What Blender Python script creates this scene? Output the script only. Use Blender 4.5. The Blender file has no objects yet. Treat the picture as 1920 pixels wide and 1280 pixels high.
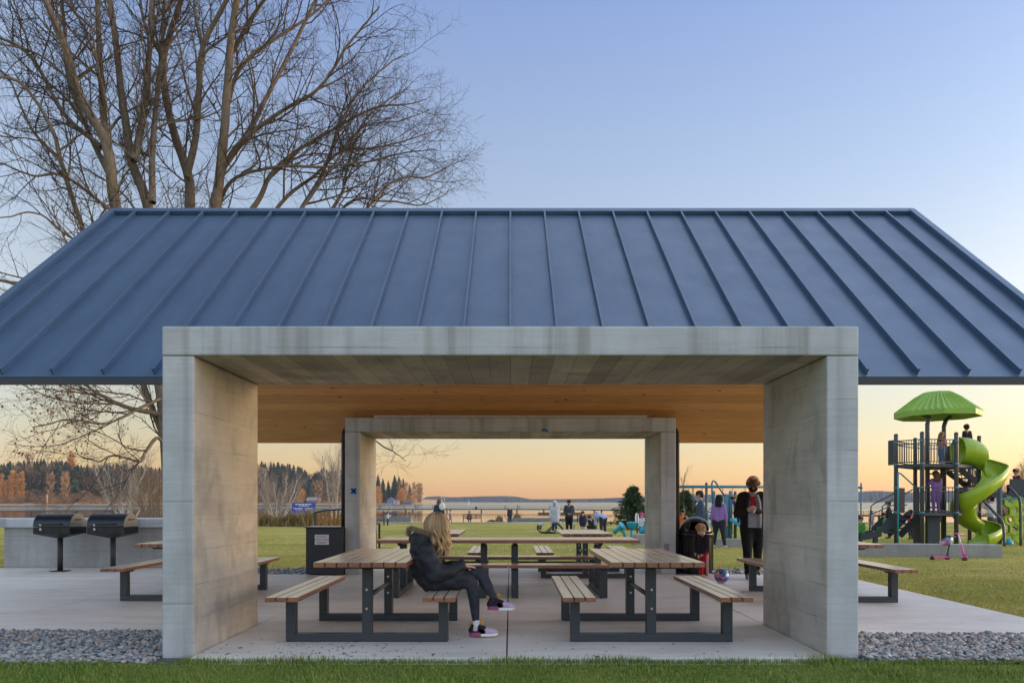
import bpy, bmesh, math, random
import numpy as np
from math import sin, cos, pi, radians as R, sqrt
from mathutils import Vector, Matrix

SC = bpy.context.scene
COL = SC.collection
# ---------------------------------------------------------------- camera
F, CX, CY, EYE = 1350.0, 957.0, 938.0, 1.27
cam_d = bpy.data.cameras.new('camera')
cam = bpy.data.objects.new('camera', cam_d)
COL.objects.link(cam)
cam.location = (0, 0, EYE)
cam.rotation_euler = (pi / 2, 0, 0)
cam_d.sensor_width = 36
cam_d.lens = F / 1920 * 36
cam_d.shift_x = (960 - CX) / 1920
cam_d.shift_y = (CY - 640) / 1920
cam_d.clip_start = 0.05
cam_d.clip_end = 20000
SC.camera = cam
# ---------------------------------------------------------------- sky and sun
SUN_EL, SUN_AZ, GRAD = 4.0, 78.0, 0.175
w = bpy.data.worlds.new('World')
SC.world = w
w.use_nodes = True
wn = w.node_tree
bg = wn.nodes['Background']
sky = wn.nodes.new('ShaderNodeTexSky')
sky.sky_type = 'NISHITA'
sky.sun_disc = False
sky.sun_elevation = R(SUN_EL)
sky.sun_rotation = R(SUN_AZ)
sky.air_density = 1.0
sky.dust_density = 1.0
sky.ozone_density = 2.0
# dusk sky: the physical sky, blended with a pastel evening gradient, brightened out of view to light the scene
def _wramp(fac, stops):
    nd = wn.nodes.new('ShaderNodeValToRGB'); e = nd.color_ramp.elements
    for i, (p, c) in enumerate(stops):
        el = e[i] if i < 2 else e.new(p)
        el.position = p; el.color = (c[0], c[1], c[2], 1)
    wn.links.new(fac, nd.inputs[0]); return nd.outputs[0]
def _wmath(op, a, b, cl=False):
    nd = wn.nodes.new('ShaderNodeMath'); nd.operation = op; nd.use_clamp = cl
    for sock, v in ((nd.inputs[0], a), (nd.inputs[1], b)):
        if hasattr(v, 'is_linked'): wn.links.new(v, sock)
        else: sock.default_value = v
    return nd.outputs[0]
def _wmix(fac, a, b, mode='MIX'):
    nd = wn.nodes.new('ShaderNodeMix'); nd.data_type = 'RGBA'; nd.blend_type = mode
    for k, v in ((0, fac), (6, a), (7, b)):
        if hasattr(v, 'is_linked'): wn.links.new(v, nd.inputs[k])
        else: nd.inputs[k].default_value = v
    return nd.outputs[2]
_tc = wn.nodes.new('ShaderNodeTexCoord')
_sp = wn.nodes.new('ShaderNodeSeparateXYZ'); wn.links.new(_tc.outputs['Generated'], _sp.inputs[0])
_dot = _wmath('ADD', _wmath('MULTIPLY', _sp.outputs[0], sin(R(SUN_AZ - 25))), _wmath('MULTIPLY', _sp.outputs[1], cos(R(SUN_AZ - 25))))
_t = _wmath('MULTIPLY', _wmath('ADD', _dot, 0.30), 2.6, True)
_warm = _wramp(_sp.outputs[2], [(0.0, (.90, .44, .18)), (.03, (.85, .50, .235)), (.10, (.70, .56, .36)), (.243, (.70, .68, .64)), (.37, (.50, .575, .725)), (.57, (.295, .40, .72)), (.68, (.5, .6, .85)), (1.0, (1.0, 1.1, 1.3))])  # overhead stops raised above dusk level as added fill
_cool = _wramp(_sp.outputs[2], [(0.0, (1.0, 1.0, 1.15)), (.03, (1.2, 1.25, 1.4)), (.10, (1.3, 1.4, 1.6)), (.243, (1.2, 1.4, 1.75)), (.57, (1.1, 1.25, 1.55)), (1.0, (1.0, 1.1, 1.3))])  # unseen sky behind the camera, brightened to lift the light on the scene
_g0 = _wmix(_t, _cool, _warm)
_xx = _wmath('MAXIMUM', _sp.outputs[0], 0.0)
_gl = _wmath('ADD', _wmath('ADD', _wmath('MULTIPLY', _wmath('POWER', _xx, 7.0), 9.0), 1.0), _wmath('MULTIPLY', _sp.outputs[0], 0.26))   # sunset-side glow, boosted out of frame to light right-facing sides
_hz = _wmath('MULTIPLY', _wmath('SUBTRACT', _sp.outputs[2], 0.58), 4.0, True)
_gl = _wmath('ADD', _gl, _wmath('MULTIPLY', _wmath('MULTIPLY', _hz, _sp.outputs[0]), 1.7))  # added overhead brightness, stronger to the right, to grade the roof
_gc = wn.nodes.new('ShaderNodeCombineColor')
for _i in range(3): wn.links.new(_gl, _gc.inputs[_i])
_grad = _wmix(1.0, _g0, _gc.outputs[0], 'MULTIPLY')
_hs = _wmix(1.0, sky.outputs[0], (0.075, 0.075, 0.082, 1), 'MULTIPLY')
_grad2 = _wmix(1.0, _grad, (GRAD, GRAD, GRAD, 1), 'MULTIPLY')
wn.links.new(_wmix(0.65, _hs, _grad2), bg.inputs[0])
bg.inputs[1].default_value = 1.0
sd = bpy.data.lights.new('sun', 'SUN')
sun = bpy.data.objects.new('sun', sd)
COL.objects.link(sun)
sd.energy = 0.2
sd.angle = R(20)
sd.color = (1.0, 0.68, 0.40)
_d = Vector((sin(R(SUN_AZ)) * cos(R(SUN_EL)), cos(R(SUN_AZ)) * cos(R(SUN_EL)), sin(R(SUN_EL))))
sun.rotation_euler = (-_d).to_track_quat('-Z', 'Y').to_euler()
SC.view_settings.view_transform = 'Standard'
SC.view_settings.look = 'None'
SC.view_settings.exposure = 2.66
SC.view_settings.gamma = 1.0
SC.cycles.max_bounces = 8
SC.cycles.use_denoising = True

# ---------------------------------------------------------------- helpers
def at(px, py, Y):
    return Vector(((px - CX) * Y / F, Y, EYE - (py - CY) * Y / F))

def gz(X, Y):
    """height of the ground"""
    if Y < 13: return -0.012
    z = -0.0175 * (Y - 13)
    if Y > 84: z -= (Y - 84) * 0.32
    return max(z, -6.0) - 0.012

def tag(o, label=None, cat=None, group=None, kind=None):
    if label: o['label'] = label
    if cat: o['category'] = cat
    if group: o['group'] = group
    if kind: o['kind'] = kind
    return o

def thing(name, label, cat, loc=(0, 0, 0), rz=0, group=None):
    o = bpy.data.objects.new(name, None)
    COL.objects.link(o)
    o.location = loc
    o.rotation_euler = (0, 0, rz)
    o.empty_display_size = 0.2
    return tag(o, label, cat, group)

def copy_tree(o, parent=None):
    c = o.copy()
    COL.objects.link(c)
    if parent is not None: c.parent = parent
    for ch in list(o.children): copy_tree(ch, c)
    return c

class MB:
    """collects shapes into one mesh"""
    def __init__(s):
        s.v = []; s.f = []; s.m = []; s.s = []; s.n = 0
    def add(s, verts, faces, mi=0, smooth=False):
        b = s.n
        s.v.extend([tuple(p) for p in verts]); s.n += len(verts)
        for f in faces:
            s.f.append(tuple(i + b for i in f)); s.m.append(mi); s.s.append(smooth)
    def box(s, x0, x1, y0, y1, z0, z1, mi=0, M=None):
        v = [Vector(p) for p in ((x0,y0,z0),(x1,y0,z0),(x1,y1,z0),(x0,y1,z0),(x0,y0,z1),(x1,y0,z1),(x1,y1,z1),(x0,y1,z1))]
        if M is not None: v = [M @ p for p in v]
        s.add(v, [(0,3,2,1),(4,5,6,7),(0,1,5,4),(1,2,6,5),(2,3,7,6),(3,0,4,7)], mi)
    def bar(s, p0, p1, w, h, mi=0, up=(0,0,1)):
        p0, p1 = Vector(p0), Vector(p1)
        d = (p1 - p0).normalized(); u = Vector(up)
        sd_ = d.cross(u)
        if sd_.length < 1e-4: sd_ = d.cross(Vector((1,0,0)))
        sd_.normalize(); u = sd_.cross(d)
        v = []
        for p in (p0, p1):
            for a, b in ((-1,-1),(1,-1),(1,1),(-1,1)):
                v.append(p + sd_ * (a * w / 2) + u * (b * h / 2))
        s.add(v, [(0,1,2,3),(7,6,5,4),(0,4,5,1),(1,5,6,2),(2,6,7,3),(3,7,4,0)], mi)
    def tube(s, pts, r, n=8, mi=0, smooth=True, caps=True):
        pts = [Vector(p) for p in pts]; k = len(pts)
        rr = list(r) if hasattr(r, '__len__') else [r] * k
        v = []; prev = None
        for i, p in enumerate(pts):
            d = (pts[min(i+1, k-1)] - pts[max(i-1, 0)])
            if d.length < 1e-9: d = Vector((0,0,1))
            d.normalize()
            if prev is None:
                a = d.cross(Vector((0,0,1)))
                if a.length < 1e-3: a = d.cross(Vector((0,1,0)))
            else:
                a = prev - d * prev.dot(d)
                if a.length < 1e-5: a = d.cross(Vector((0,0,1)))
            a.normalize(); prev = a; b = d.cross(a)
            for j in range(n):
                t = 2 * pi * j / n
                v.append(p + a * (cos(t) * rr[i]) + b * (sin(t) * rr[i]))
        f = []
        for i in range(k - 1):
            for j in range(n):
                j2 = (j + 1) % n
                f.append((i*n+j, i*n+j2, (i+1)*n+j2, (i+1)*n+j))
        s.add(v, f, mi, smooth)
        if caps:
            b0 = s.n - len(v)
            s.f.append(tuple(b0 + j for j in range(n))[::-1]); s.m.append(mi); s.s.append(False)
            s.f.append(tuple(b0 + (k-1)*n + j for j in range(n))); s.m.append(mi); s.s.append(False)
    def lathe(s, prof, n=24, c=(0,0,0), mi=0, smooth=True, M=None):
        v = []; f = []
        for (r_, z) in prof:
            for j in range(n):
                t = 2 * pi * j / n
                p = Vector((r_ * cos(t), r_ * sin(t), z))
                v.append((M @ p if M is not None else p) + Vector(c))
        for i in range(len(prof) - 1):
            for j in range(n):
                j2 = (j + 1) % n
                f.append((i*n+j, i*n+j2, (i+1)*n+j2, (i+1)*n+j))
        s.add(v, f, mi, smooth)
    def ball(s, c, r, n=12, mi=0, sc=(1,1,1), M=None):
        prof = [(max(1e-5, r * sin(pi * i / n)), -r * cos(pi * i / n)) for i in range(n + 1)]
        S = Matrix.Diagonal(Vector(sc)).to_3x3()
        if M is not None: S = M @ S
        s.lathe(prof, n * 2, c, mi, True, S)
    def prism(s, poly, axis, a0, a1, mi=0):
        """poly: 2D points, extruded along an axis ('x','y','z')"""
        def P(u, v_, a):
            return {'x': (a, u, v_), 'y': (u, a, v_), 'z': (u, v_, a)}[axis]
        n = len(poly)
        v = [P(u, q, a0) for u, q in poly] + [P(u, q, a1) for u, q in poly]
        s.add(v, [tuple(range(n))[::-1], tuple(range(n, 2*n))] + [(i, (i+1) % n, n+(i+1) % n, n+i) for i in range(n)], mi)
    def build(s, name, mats, parent=None, org=None, bevel=0, fixn=False):
        me = bpy.data.meshes.new(name)
        V = s.v
        if org is not None: V = [(p[0]-org[0], p[1]-org[1], p[2]-org[2]) for p in V]
        me.from_pydata(V, [], s.f)
        if not isinstance(mats, (list, tuple)): mats = [mats]
        for m in mats: me.materials.append(m)
        if len(mats) > 1: me.polygons.foreach_set('material_index', s.m)
        me.polygons.foreach_set('use_smooth', s.s)
        if fixn:
            bm = bmesh.new(); bm.from_mesh(me)
            bmesh.ops.recalc_face_normals(bm, faces=bm.faces)
            bm.to_mesh(me); bm.free()
        me.update()
        o = bpy.data.objects.new(name, me)
        COL.objects.link(o)
        if parent is not None: o.parent = parent
        elif org is not None: o.location = org
        if bevel:
            md = o.modifiers.new('bevel', 'BEVEL'); md.width = bevel; md.segments = 2; md.limit_method = 'ANGLE'; md.angle_limit = R(40)
        return o

def np_mesh(name, V, Fa, mats, parent=None, smooth=False, mi=None):
    """mesh from arrays: V (n,3), Fa (m,k)"""
    V = np.asarray(V, dtype=np.float32); Fa = np.asarray(Fa, dtype=np.int32)
    me = bpy.data.meshes.new(name)
    k = Fa.shape[1]
    me.vertices.add(len(V)); me.vertices.foreach_set('co', V.ravel())
    me.loops.add(Fa.size); me.loops.foreach_set('vertex_index', Fa.ravel())
    me.polygons.add(len(Fa)); me.polygons.foreach_set('loop_start', np.arange(0, Fa.size, k, dtype=np.int32))
    if not isinstance(mats, (list, tuple)): mats = [mats]
    for m in mats: me.materials.append(m)
    if mi is not None: me.polygons.foreach_set('material_index', np.asarray(mi, dtype=np.int32))
    me.polygons.foreach_set('use_smooth', np.full(len(Fa), smooth, dtype=bool))
    me.update(calc_edges=True)
    o = bpy.data.objects.new(name, me)
    COL.objects.link(o)
    if parent is not None: o.parent = parent
    return o

# ---------------------------------------------------------------- materials
class NT:
    def __init__(s, name, rough=0.6, metal=0.0, spec=0.5):
        s.mat = bpy.data.materials.new(name); s.mat.use_nodes = True
        s.t = s.mat.node_tree; s.b = s.t.nodes['Principled BSDF']
        s.b.inputs['Roughness'].default_value = rough
        s.b.inputs['Metallic'].default_value = metal
        s.b.inputs['Specular IOR Level'].default_value = spec
        s.tc = None
    def n(s, kind, **kw):
        nd = s.t.nodes.new('ShaderNode' + kind)
        for k, v in kw.items(): setattr(nd, k, v)
        return nd
    def L(s, a, b): s.t.links.new(a, b)
    def co(s, which='Object', scale=None, rot=None):
        if s.tc is None: s.tc = s.n('TexCoord')
        o = s.tc.outputs[which]
        if scale is not None or rot is not None:
            mp = s.n('Mapping')
            if scale is not None: mp.inputs['Scale'].default_value = scale
            if rot is not None: mp.inputs['Rotation'].default_value = rot
            s.L(o, mp.inputs[0]); o = mp.outputs[0]
        return o
    def noise(s, vec, scale, detail=4, rough=0.55, dist=0.0):
        nd = s.n('TexNoise')
        nd.inputs['Scale'].default_value = scale; nd.inputs['Detail'].default_value = detail
        nd.inputs['Roughness'].default_value = rough; nd.inputs['Distortion'].default_value = dist
        s.L(vec, nd.inputs['Vector'])
        return nd.outputs[0]
    def ramp(s, fac, stops):
        nd = s.n('ValToRGB'); e = nd.color_ramp.elements
        for i, (p, c) in enumerate(stops):
            el = e[i] if i < 2 else e.new(p)
            el.position = p; el.color = (c[0], c[1], c[2], 1) if hasattr(c, '__len__') else (c, c, c, 1)
        s.L(fac, nd.inputs[0])
        return nd.outputs[0]
    def mix(s, fac, a, b, mode='MIX'):
        nd = s.n('Mix', data_type='RGBA', blend_type=mode)
        for k, val in ((0, fac), (6, a), (7, b)):
            sock = nd.inputs[k]
            if hasattr(val, 'is_linked'): s.L(val, sock)
            elif hasattr(val, '__len__'): sock.default_value = (val[0], val[1], val[2], 1)
            else: sock.default_value = val if k == 0 else (val, val, val, 1)
        return nd.outputs[2]
    def math(s, op, a, b=0.0):
        nd = s.n('Math', operation=op)
        for sock, val in ((nd.inputs[0], a), (nd.inputs[1], b)):
            if hasattr(val, 'is_linked'): s.L(val, sock)
            else: sock.default_value = val
        return nd.outputs[0]
    def sep(s, vec):
        nd = s.n('SeparateXYZ'); s.L(vec, nd.inputs[0]); return nd.outputs
    def bump(s, h, strength=0.3, dist=0.01):
        nd = s.n('Bump'); nd.inputs['Strength'].default_value = strength; nd.inputs['Distance'].default_value = dist
        s.L(h, nd.inputs['Height']); s.L(nd.outputs[0], s.b.inputs['Normal'])
    def base(s, c):
        if hasattr(c, 'is_linked'): s.L(c, s.b.inputs['Base Color'])
        else: s.b.inputs['Base Color'].default_value = (c[0], c[1], c[2], 1)
        return s
    def rough(s, c): s.L(c, s.b.inputs['Roughness'])

_pc = {}
def paint(name, c, rough=0.5, var=0.12, scale=25, metal=0.0, spec=0.5, bump=0.0):
    key = (name, tuple(c))
    if key in _pc: return _pc[key]
    m = NT(name, rough, metal, spec)
    nz = m.noise(m.co(), scale, 5)
    lo = [x * (1 - var) for x in c]; hi = [min(1, x * (1 + var)) for x in c]
    m.base(m.ramp(nz, [(0.3, lo), (0.7, hi)]))
    if bump: m.bump(nz, bump, 0.004)
    _pc[key] = m.mat
    return m.mat

def cloth(c): return paint('cloth', c, 0.85, 0.2, 40, spec=0.2, bump=0.4)
def skin_m(c=(0.55, 0.33, 0.24)): return paint('skin', c, 0.5, 0.06, 12)

def make_concrete(name, c0, c1, boards, bdir, streak=0.0, stain=0.35):
    """board-formed concrete; boards = board height in m, bdir = axis across boards"""
    m = NT(name, 0.85, spec=0.25)
    co = m.co()
    big = m.noise(co, 1.3, 6, 0.6)
    col = m.ramp(big, [(0.3, c0), (0.7, c1)])
    X = m.sep(co)
    ax = X['XYZ'.index(bdir)]
    t = m.math('DIVIDE', ax, boards)
    fr = m.math('FRACT', t)
    fl = m.math('FLOOR', t)
    wn_ = m.n('TexWhiteNoise', noise_dimensions='1D'); m.L(fl, wn_.inputs['W'])
    bc = m.ramp(wn_.outputs[0], [(0.0, (0.60,)*3), (1.0, (1.12, 1.10, 1.06))] if bdir == 'X' else [(0.0, (0.78,)*3), (1.0, (1.05, 1.04, 1.02))])
    col = m.mix(0.75 if bdir == 'X' or boards < 0.25 else 0.35, col, bc, 'MULTIPLY')
    # stretched grain along the boards
    sc = {'Z': (0.5, 0.5, 9), 'X': (9, 0.5, 0.5), 'Y': (0.5, 9, 0.5)}[bdir]
    gr = m.noise(m.co(scale=sc), 3.5, 6, 0.65)
    col = m.mix(0.45, col, m.ramp(gr, [(0.3, 0.74), (0.68, 1.05)]), 'MULTIPLY')
    st = m.noise(m.co(scale=(1.6, 1.6, 0.9)), 1.7, 5, 0.6, 0.6)
    col = m.mix(m.ramp(st, [(0.5, 0.0), (0.72, stain)]), col, (0.19, 0.185, 0.175))
    if streak:
        sv = m.noise(m.co(scale=(5.5, 5.5, 0.22)), 1.0, 4, 0.6)
        hz = m.noise(m.co(scale=(2, 2, 2)), 1.0, 2)
        k = m.math('MULTIPLY', m.ramp(sv, [(0.48, 0.0), (0.68, 1.0)]), streak)
        col = m.mix(k, col, (0.22, 0.205, 0.175))
    line = m.ramp(fr, [(0.0, 0.0), (0.035, 1.0)])
    line.node.color_ramp.elements.new(0.97).color = (1, 1, 1, 1)
    line.node.color_ramp.elements.new(1.0).color = (0, 0, 0, 1)
    lm = m.ramp(m.noise(m.co(scale=(1, 1, 2)), 1.9, 4), [(0.42, 0.0), (0.6, 1.0)] if bdir != 'X' else [(0.2, 0.7), (0.5, 1.0)])
    inv = m.math('MULTIPLY', m.math('SUBTRACT', 1.0, line), lm)
    col = m.mix(m.math('MULTIPLY', inv, 0.65 if bdir == 'X' else 0.30), col, (0.1, 0.1, 0.09))
    line = m.math('SUBTRACT', 1.0, inv)
    fine = m.noise(co, 60, 5, 0.6)
    pit = m.n('TexVoronoi'); pit.inputs['Scale'].default_value = 28; m.L(co, pit.inputs['Vector'])
    pits = m.ramp(pit.outputs['Distance'], [(0.05, 0.0), (0.14, 1.0)])
    col = m.mix(m.math('MULTIPLY', m.math('SUBTRACT', 1.0, pits), 0.25), col, (0.08, 0.08, 0.075))
    m.base(col)
    h = m.math('ADD', m.math('MULTIPLY', line, 0.8), m.math('ADD', m.math('MULTIPLY', gr, 0.8), m.math('MULTIPLY', fine, 0.25)))
    h = m.math('ADD', h, m.math('MULTIPLY', pits, 0.4))
    m.bump(h, 0.55, 0.006)
    return m.mat

M = {}
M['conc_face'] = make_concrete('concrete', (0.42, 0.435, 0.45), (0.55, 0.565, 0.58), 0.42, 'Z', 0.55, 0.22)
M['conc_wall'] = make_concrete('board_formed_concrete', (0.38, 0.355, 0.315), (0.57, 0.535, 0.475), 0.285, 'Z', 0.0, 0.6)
M['conc_soffit'] = make_concrete('board_formed_concrete', (0.43, 0.37, 0.325), (0.67, 0.58, 0.515), 0.185, 'X', 0.0, 0.55)
M['conc_low'] = make_concrete('concrete', (0.30, 0.30, 0.29), (0.42, 0.42, 0.40), 0.3, 'Z', 0.25, 0.4)

def make_patio():
    m = NT('patio_concrete', 0.55, spec=0.5)
    co = m.co()
    a = m.noise(co, 0.45, 6, 0.6)
    col = m.ramp(a, [(0.3, (0.60, 0.565, 0.515)), (0.7, (0.76, 0.72, 0.66))])
    b = m.noise(m.co(scale=(0.5, 2.2, 1)), 1.6, 6, 0.65, 0.4)
    col = m.mix(m.ramp(b, [(0.46, 0.0), (0.72, 0.6)]), col, (0.44, 0.41, 0.375))
    c = m.noise(co, 90, 3, 0.6)
    col = m.mix(0.5, col, m.ramp(c, [(0.3, 0.78), (0.7, 1.1)]), 'MULTIPLY')
    v = m.n('TexVoronoi'); v.inputs['Scale'].default_value = 8.0; v.inputs['Randomness'].default_value = 1; m.L(co, v.inputs['Vector'])
    sp = m.ramp(v.outputs['Distance'], [(0.06, 1.0), (0.085, 0.0)])
    gate = m.ramp(m.noise(co, 1.1, 3), [(0.44, 0.0), (0.54, 0.85)])
    col = m.mix(m.math('MULTIPLY', sp, gate), col, (0.06, 0.05, 0.04))
    m.base(col)
    br = m.noise(m.co(scale=(1, 30, 1)), 6, 3)
    m.bump(m.math('ADD', m.math('MULTIPLY', c, 0.5), m.math('MULTIPLY', br, 0.6)), 0.25, 0.004)
    return m.mat
M['patio'] = make_patio()
M['joint'] = paint('joint_dark', (0.05, 0.048, 0.045), 0.9)

def make_wood(name, c0, c1, c2, axis, rough=0.4):
    m = NT(name, rough, spec=0.6)
    sc = {'X': (0.7, 16, 16), 'Y': (16, 0.7, 16)}[axis]
    g = m.noise(m.co(scale=sc), 3.0, 6, 0.6, 0.5)
    geo = m.n('NewGeometry')
    rnd = geo.outputs['Random Per Island']
    col = m.ramp(g, [(0.25, c0), (0.55, c1), (0.8, c2)])
    col = m.mix(0.75, col, m.ramp(rnd, [(0.0, (0.68, 0.62, 0.58)), (1.0, (1.12, 1.08, 1.06))]), 'MULTIPLY')
    bl = m.noise(m.co(), 2.2, 4)
    col = m.mix(m.ramp(bl, [(0.5, 0.0), (0.75, 0.35)]), col, [x * 0.5 for x in c0])
    m.base(col)
    m.bump(g, 0.12, 0.003)
    m.b.inputs['Coat Weight'].default_value = 0.8; m.b.inputs['Coat Roughness'].default_value = 0.2
    return m.mat
M['deck_y'] = make_wood('weathered_ipe', (0.44, 0.345, 0.265), (0.66, 0.55, 0.44), (0.78, 0.67, 0.56), 'Y')
M['deck_edge'] = make_wood('ipe_edge', (0.16, 0.062, 0.032), (0.27, 0.105, 0.052), (0.34, 0.15, 0.08), 'Y')
M['steel'] = paint('charcoal_powder_coat', (0.030, 0.036, 0.043), 0.42, 0.1, 30)
M['zinc'] = paint('zinc_bolt', (0.55, 0.55, 0.55), 0.35, 0.1, metal=1.0)

def make_roof():
    m = NT('blue_grey_standing_seam', 0.33, 0.15, 0.6)
    a = m.noise(m.co(scale=(2.2, 0.5, 0.5)), 1.0, 3)
    base_ = (m.ramp(a, [(0.3, (0.060, 0.105, 0.172)), (0.7, (0.072, 0.122, 0.195))]))
    dd = m.noise(m.co(scale=(1, 0.35, 0.35)), 5.0, 6, 0.7)
    base_ = m.mix(0.6, base_, m.ramp(dd, [(0.3, 0.82), (0.7, 1.14)]), 'MULTIPLY')
    vs_ = m.n('TexVoronoi'); vs_.inputs['Scale'].default_value = 2.3; m.L(m.co(), vs_.inputs['Vector'])
    base_ = m.mix(m.ramp(vs_.outputs['Distance'], [(0.012, 0.8), (0.022, 0.0)]), base_, (0.35, 0.36, 0.36))
    m.base(base_)
    b = m.noise(m.co(scale=(3.0, 0.9, 0.9)), 1.0, 2)
    m.bump(b, 0.35, 0.02)
    r_ = m.noise(m.co(), 3, 4); m.rough(m.ramp(r_, [(0.3, 0.34), (0.7, 0.45)]))
    return m.mat
M['roof'] = make_roof()
M['fascia'] = paint('fascia_metal', (0.022, 0.027, 0.033), 0.45, 0.06)

def make_clt():
    m = NT('timber_ceiling', 0.55, spec=0.3)
    co = m.co()
    X = m.sep(co)
    t = m.math('DIVIDE', X[1], 0.135)
    fl = m.math('FLOOR', t)
    wn_ = m.n('TexWhiteNoise', noise_dimensions='1D'); m.L(fl, wn_.inputs['W'])
    g = m.noise(m.co(scale=(0.8, 14, 14)), 3, 6, 0.6, 0.8)
    col = m.ramp(g, [(0.25, (0.58, 0.28, 0.105)), (0.6, (0.78, 0.41, 0.165)), (0.85, (0.84, 0.48, 0.21))])
    col = m.mix(0.55, col, m.ramp(wn_.outputs[0], [(0, (0.75, 0.72, 0.7)), (1, (1.1, 1.08, 1.05))]), 'MULTIPLY')
    v = m.n('TexVoronoi'); v.inputs['Scale'].default_value = 3.1; m.L(m.co(scale=(0.9, 1.9, 1.9)), v.inputs['Vector'])
    kn = m.ramp(v.outputs['Distance'], [(0.055, 1.0), (0.11, 0.0)])
    col = m.mix(m.math('MULTIPLY', kn, 0.9), col, (0.12, 0.045, 0.015))
    fr = m.math('FRACT', t)
    ln = m.ramp(fr, [(0.0, 1.0), (0.05, 0.0)])
    col = m.mix(m.math('MULTIPLY', ln, 0.6), col, (0.12, 0.05, 0.02))
    m.base(col); m.bump(g, 0.2, 0.003)
    return m.mat
M['clt'] = make_clt()

def make_lawn():
    m = NT('lawn', 0.95, spec=0.12)
    co = m.co()
    a = m.noise(co, 0.35, 6, 0.65)
    col = m.ramp(a, [(0.32, (0.30, 0.295, 0.058)), (0.5, (0.46, 0.375, 0.092)), (0.68, (0.56, 0.44, 0.165))])
    b = m.noise(m.co(scale=(0.7, 1.6, 1)), 1.3, 6, 0.7)
    col = m.mix(m.ramp(b, [(0.45, 0.0), (0.7, 0.65)]), col, (0.28, 0.31, 0.055))
    big = m.noise(m.co(scale=(0.5, 1.2, 1)), 0.22, 5, 0.6)
    col = m.mix(0.75, col, m.ramp(big, [(0.34, (0.55, 0.66, 0.5)), (0.52, (0.95, 0.97, 0.9)), (0.68, (1.12, 1.0, 0.95))]), 'MULTIPLY')
    c = m.noise(co, 38, 4, 0.7)
    col = m.mix(0.8, col, m.ramp(c, [(0.3, 0.5), (0.7, 1.35)]), 'MULTIPLY')
    d = m.noise(m.co(scale=(1, 1, 1)), 2.6, 5, 0.75)
    col = m.mix(m.ramp(d, [(0.64, 0.0), (0.74, 0.5)]), col, (0.13, 0.095, 0.04))
    yy = m.n('MapRange'); yy.inputs[1].default_value = 5.5; yy.inputs[2].default_value = 9.0
    m.L(m.sep(co)[1], yy.inputs[0])
    fr_ = m.mix(0.8, (0.165, 0.22, 0.04), m.ramp(c, [(0.3, 0.5), (0.7, 1.3)]), 'MULTIPLY')
    col = m.mix(yy.outputs[0], fr_, col)      # lusher turf on the near side of the shelter
    m.base(col); m.bump(c, 0.9, 0.04)
    return m.mat
M['lawn'] = make_lawn()

def make_blade(name, c0, c1, c2):
    m = NT(name, 0.7, spec=0.2)
    geo = m.n('NewGeometry')
    col = m.ramp(geo.outputs['Random Per Island'], [(0.0, c0), (0.6, c1), (1.0, c2)])
    nz = m.noise(m.co(), 1.1, 4)
    col = m.mix(m.ramp(nz, [(0.38, 0.0), (0.68, 0.7)]), col, c2)
    m.base(col)
    return m.mat
M['blade'] = make_blade('grass_blade', (0.068, 0.135, 0.018), (0.125, 0.215, 0.030), (0.27, 0.30, 0.075))
M['blade_dry'] = make_blade('grass_blade', (0.25, 0.30, 0.055), (0.40, 0.38, 0.085), (0.58, 0.47, 0.18))

def make_stone():
    m = NT('river_stone', 0.6, spec=0.35)
    geo = m.n('NewGeometry')
    col = m.ramp(geo.outputs['Random Per Island'], [(0.0, (0.15, 0.16, 0.175)), (0.35, (0.26, 0.27, 0.28)), (0.7, (0.40, 0.395, 0.38)),
                 (0.88, (0.40, 0.38, 0.35)), (0.95, (0.30, 0.17, 0.10)), (1.0, (0.55, 0.54, 0.52))])
    nz = m.noise(m.co(), 45, 4)
    m.base(m.mix(0.5, col, m.ramp(nz, [(0.3, 0.7), (0.7, 1.15)]), 'MULTIPLY'))
    return m.mat
M['stone'] = make_stone()

def make_water():
    m = NT('lake_water', 0.06, spec=0.5)
    m.base((0.02, 0.035, 0.045))
    m.b.inputs['IOR'].default_value = 1.333
    co = m.co(scale=(0.35, 1.0, 1))
    a = m.noise(co, 0.9, 4, 0.6)
    b = m.noise(m.co(scale=(0.05, 0.16, 1)), 1.0, 3)
    X = m.sep(m.co())
    far = m.n('MapRange'); far.inputs[1].default_value = 270; far.inputs[2].default_value = 420
    far.inputs[3].default_value = 0.010; far.inputs[4].default_value = 0.13
    m.L(X[1], far.inputs[0])
    bp = m.n('Bump'); bp.inputs['Distance'].default_value = 0.5
    m.L(far.outputs[0], bp.inputs['Strength'])
    m.L(m.math('ADD', a, b), bp.inputs['Height']); m.L(bp.outputs[0], m.b.inputs['Normal'])
    rg = m.n('MapRange'); rg.inputs[1].default_value = 270; rg.inputs[2].default_value = 420
    rg.inputs[3].default_value = 0.05; rg.inputs[4].default_value = 0.22
    m.L(X[1], rg.inputs[0]); m.rough(rg.outputs[0])
    return m.mat
M['water'] = make_water()

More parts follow.
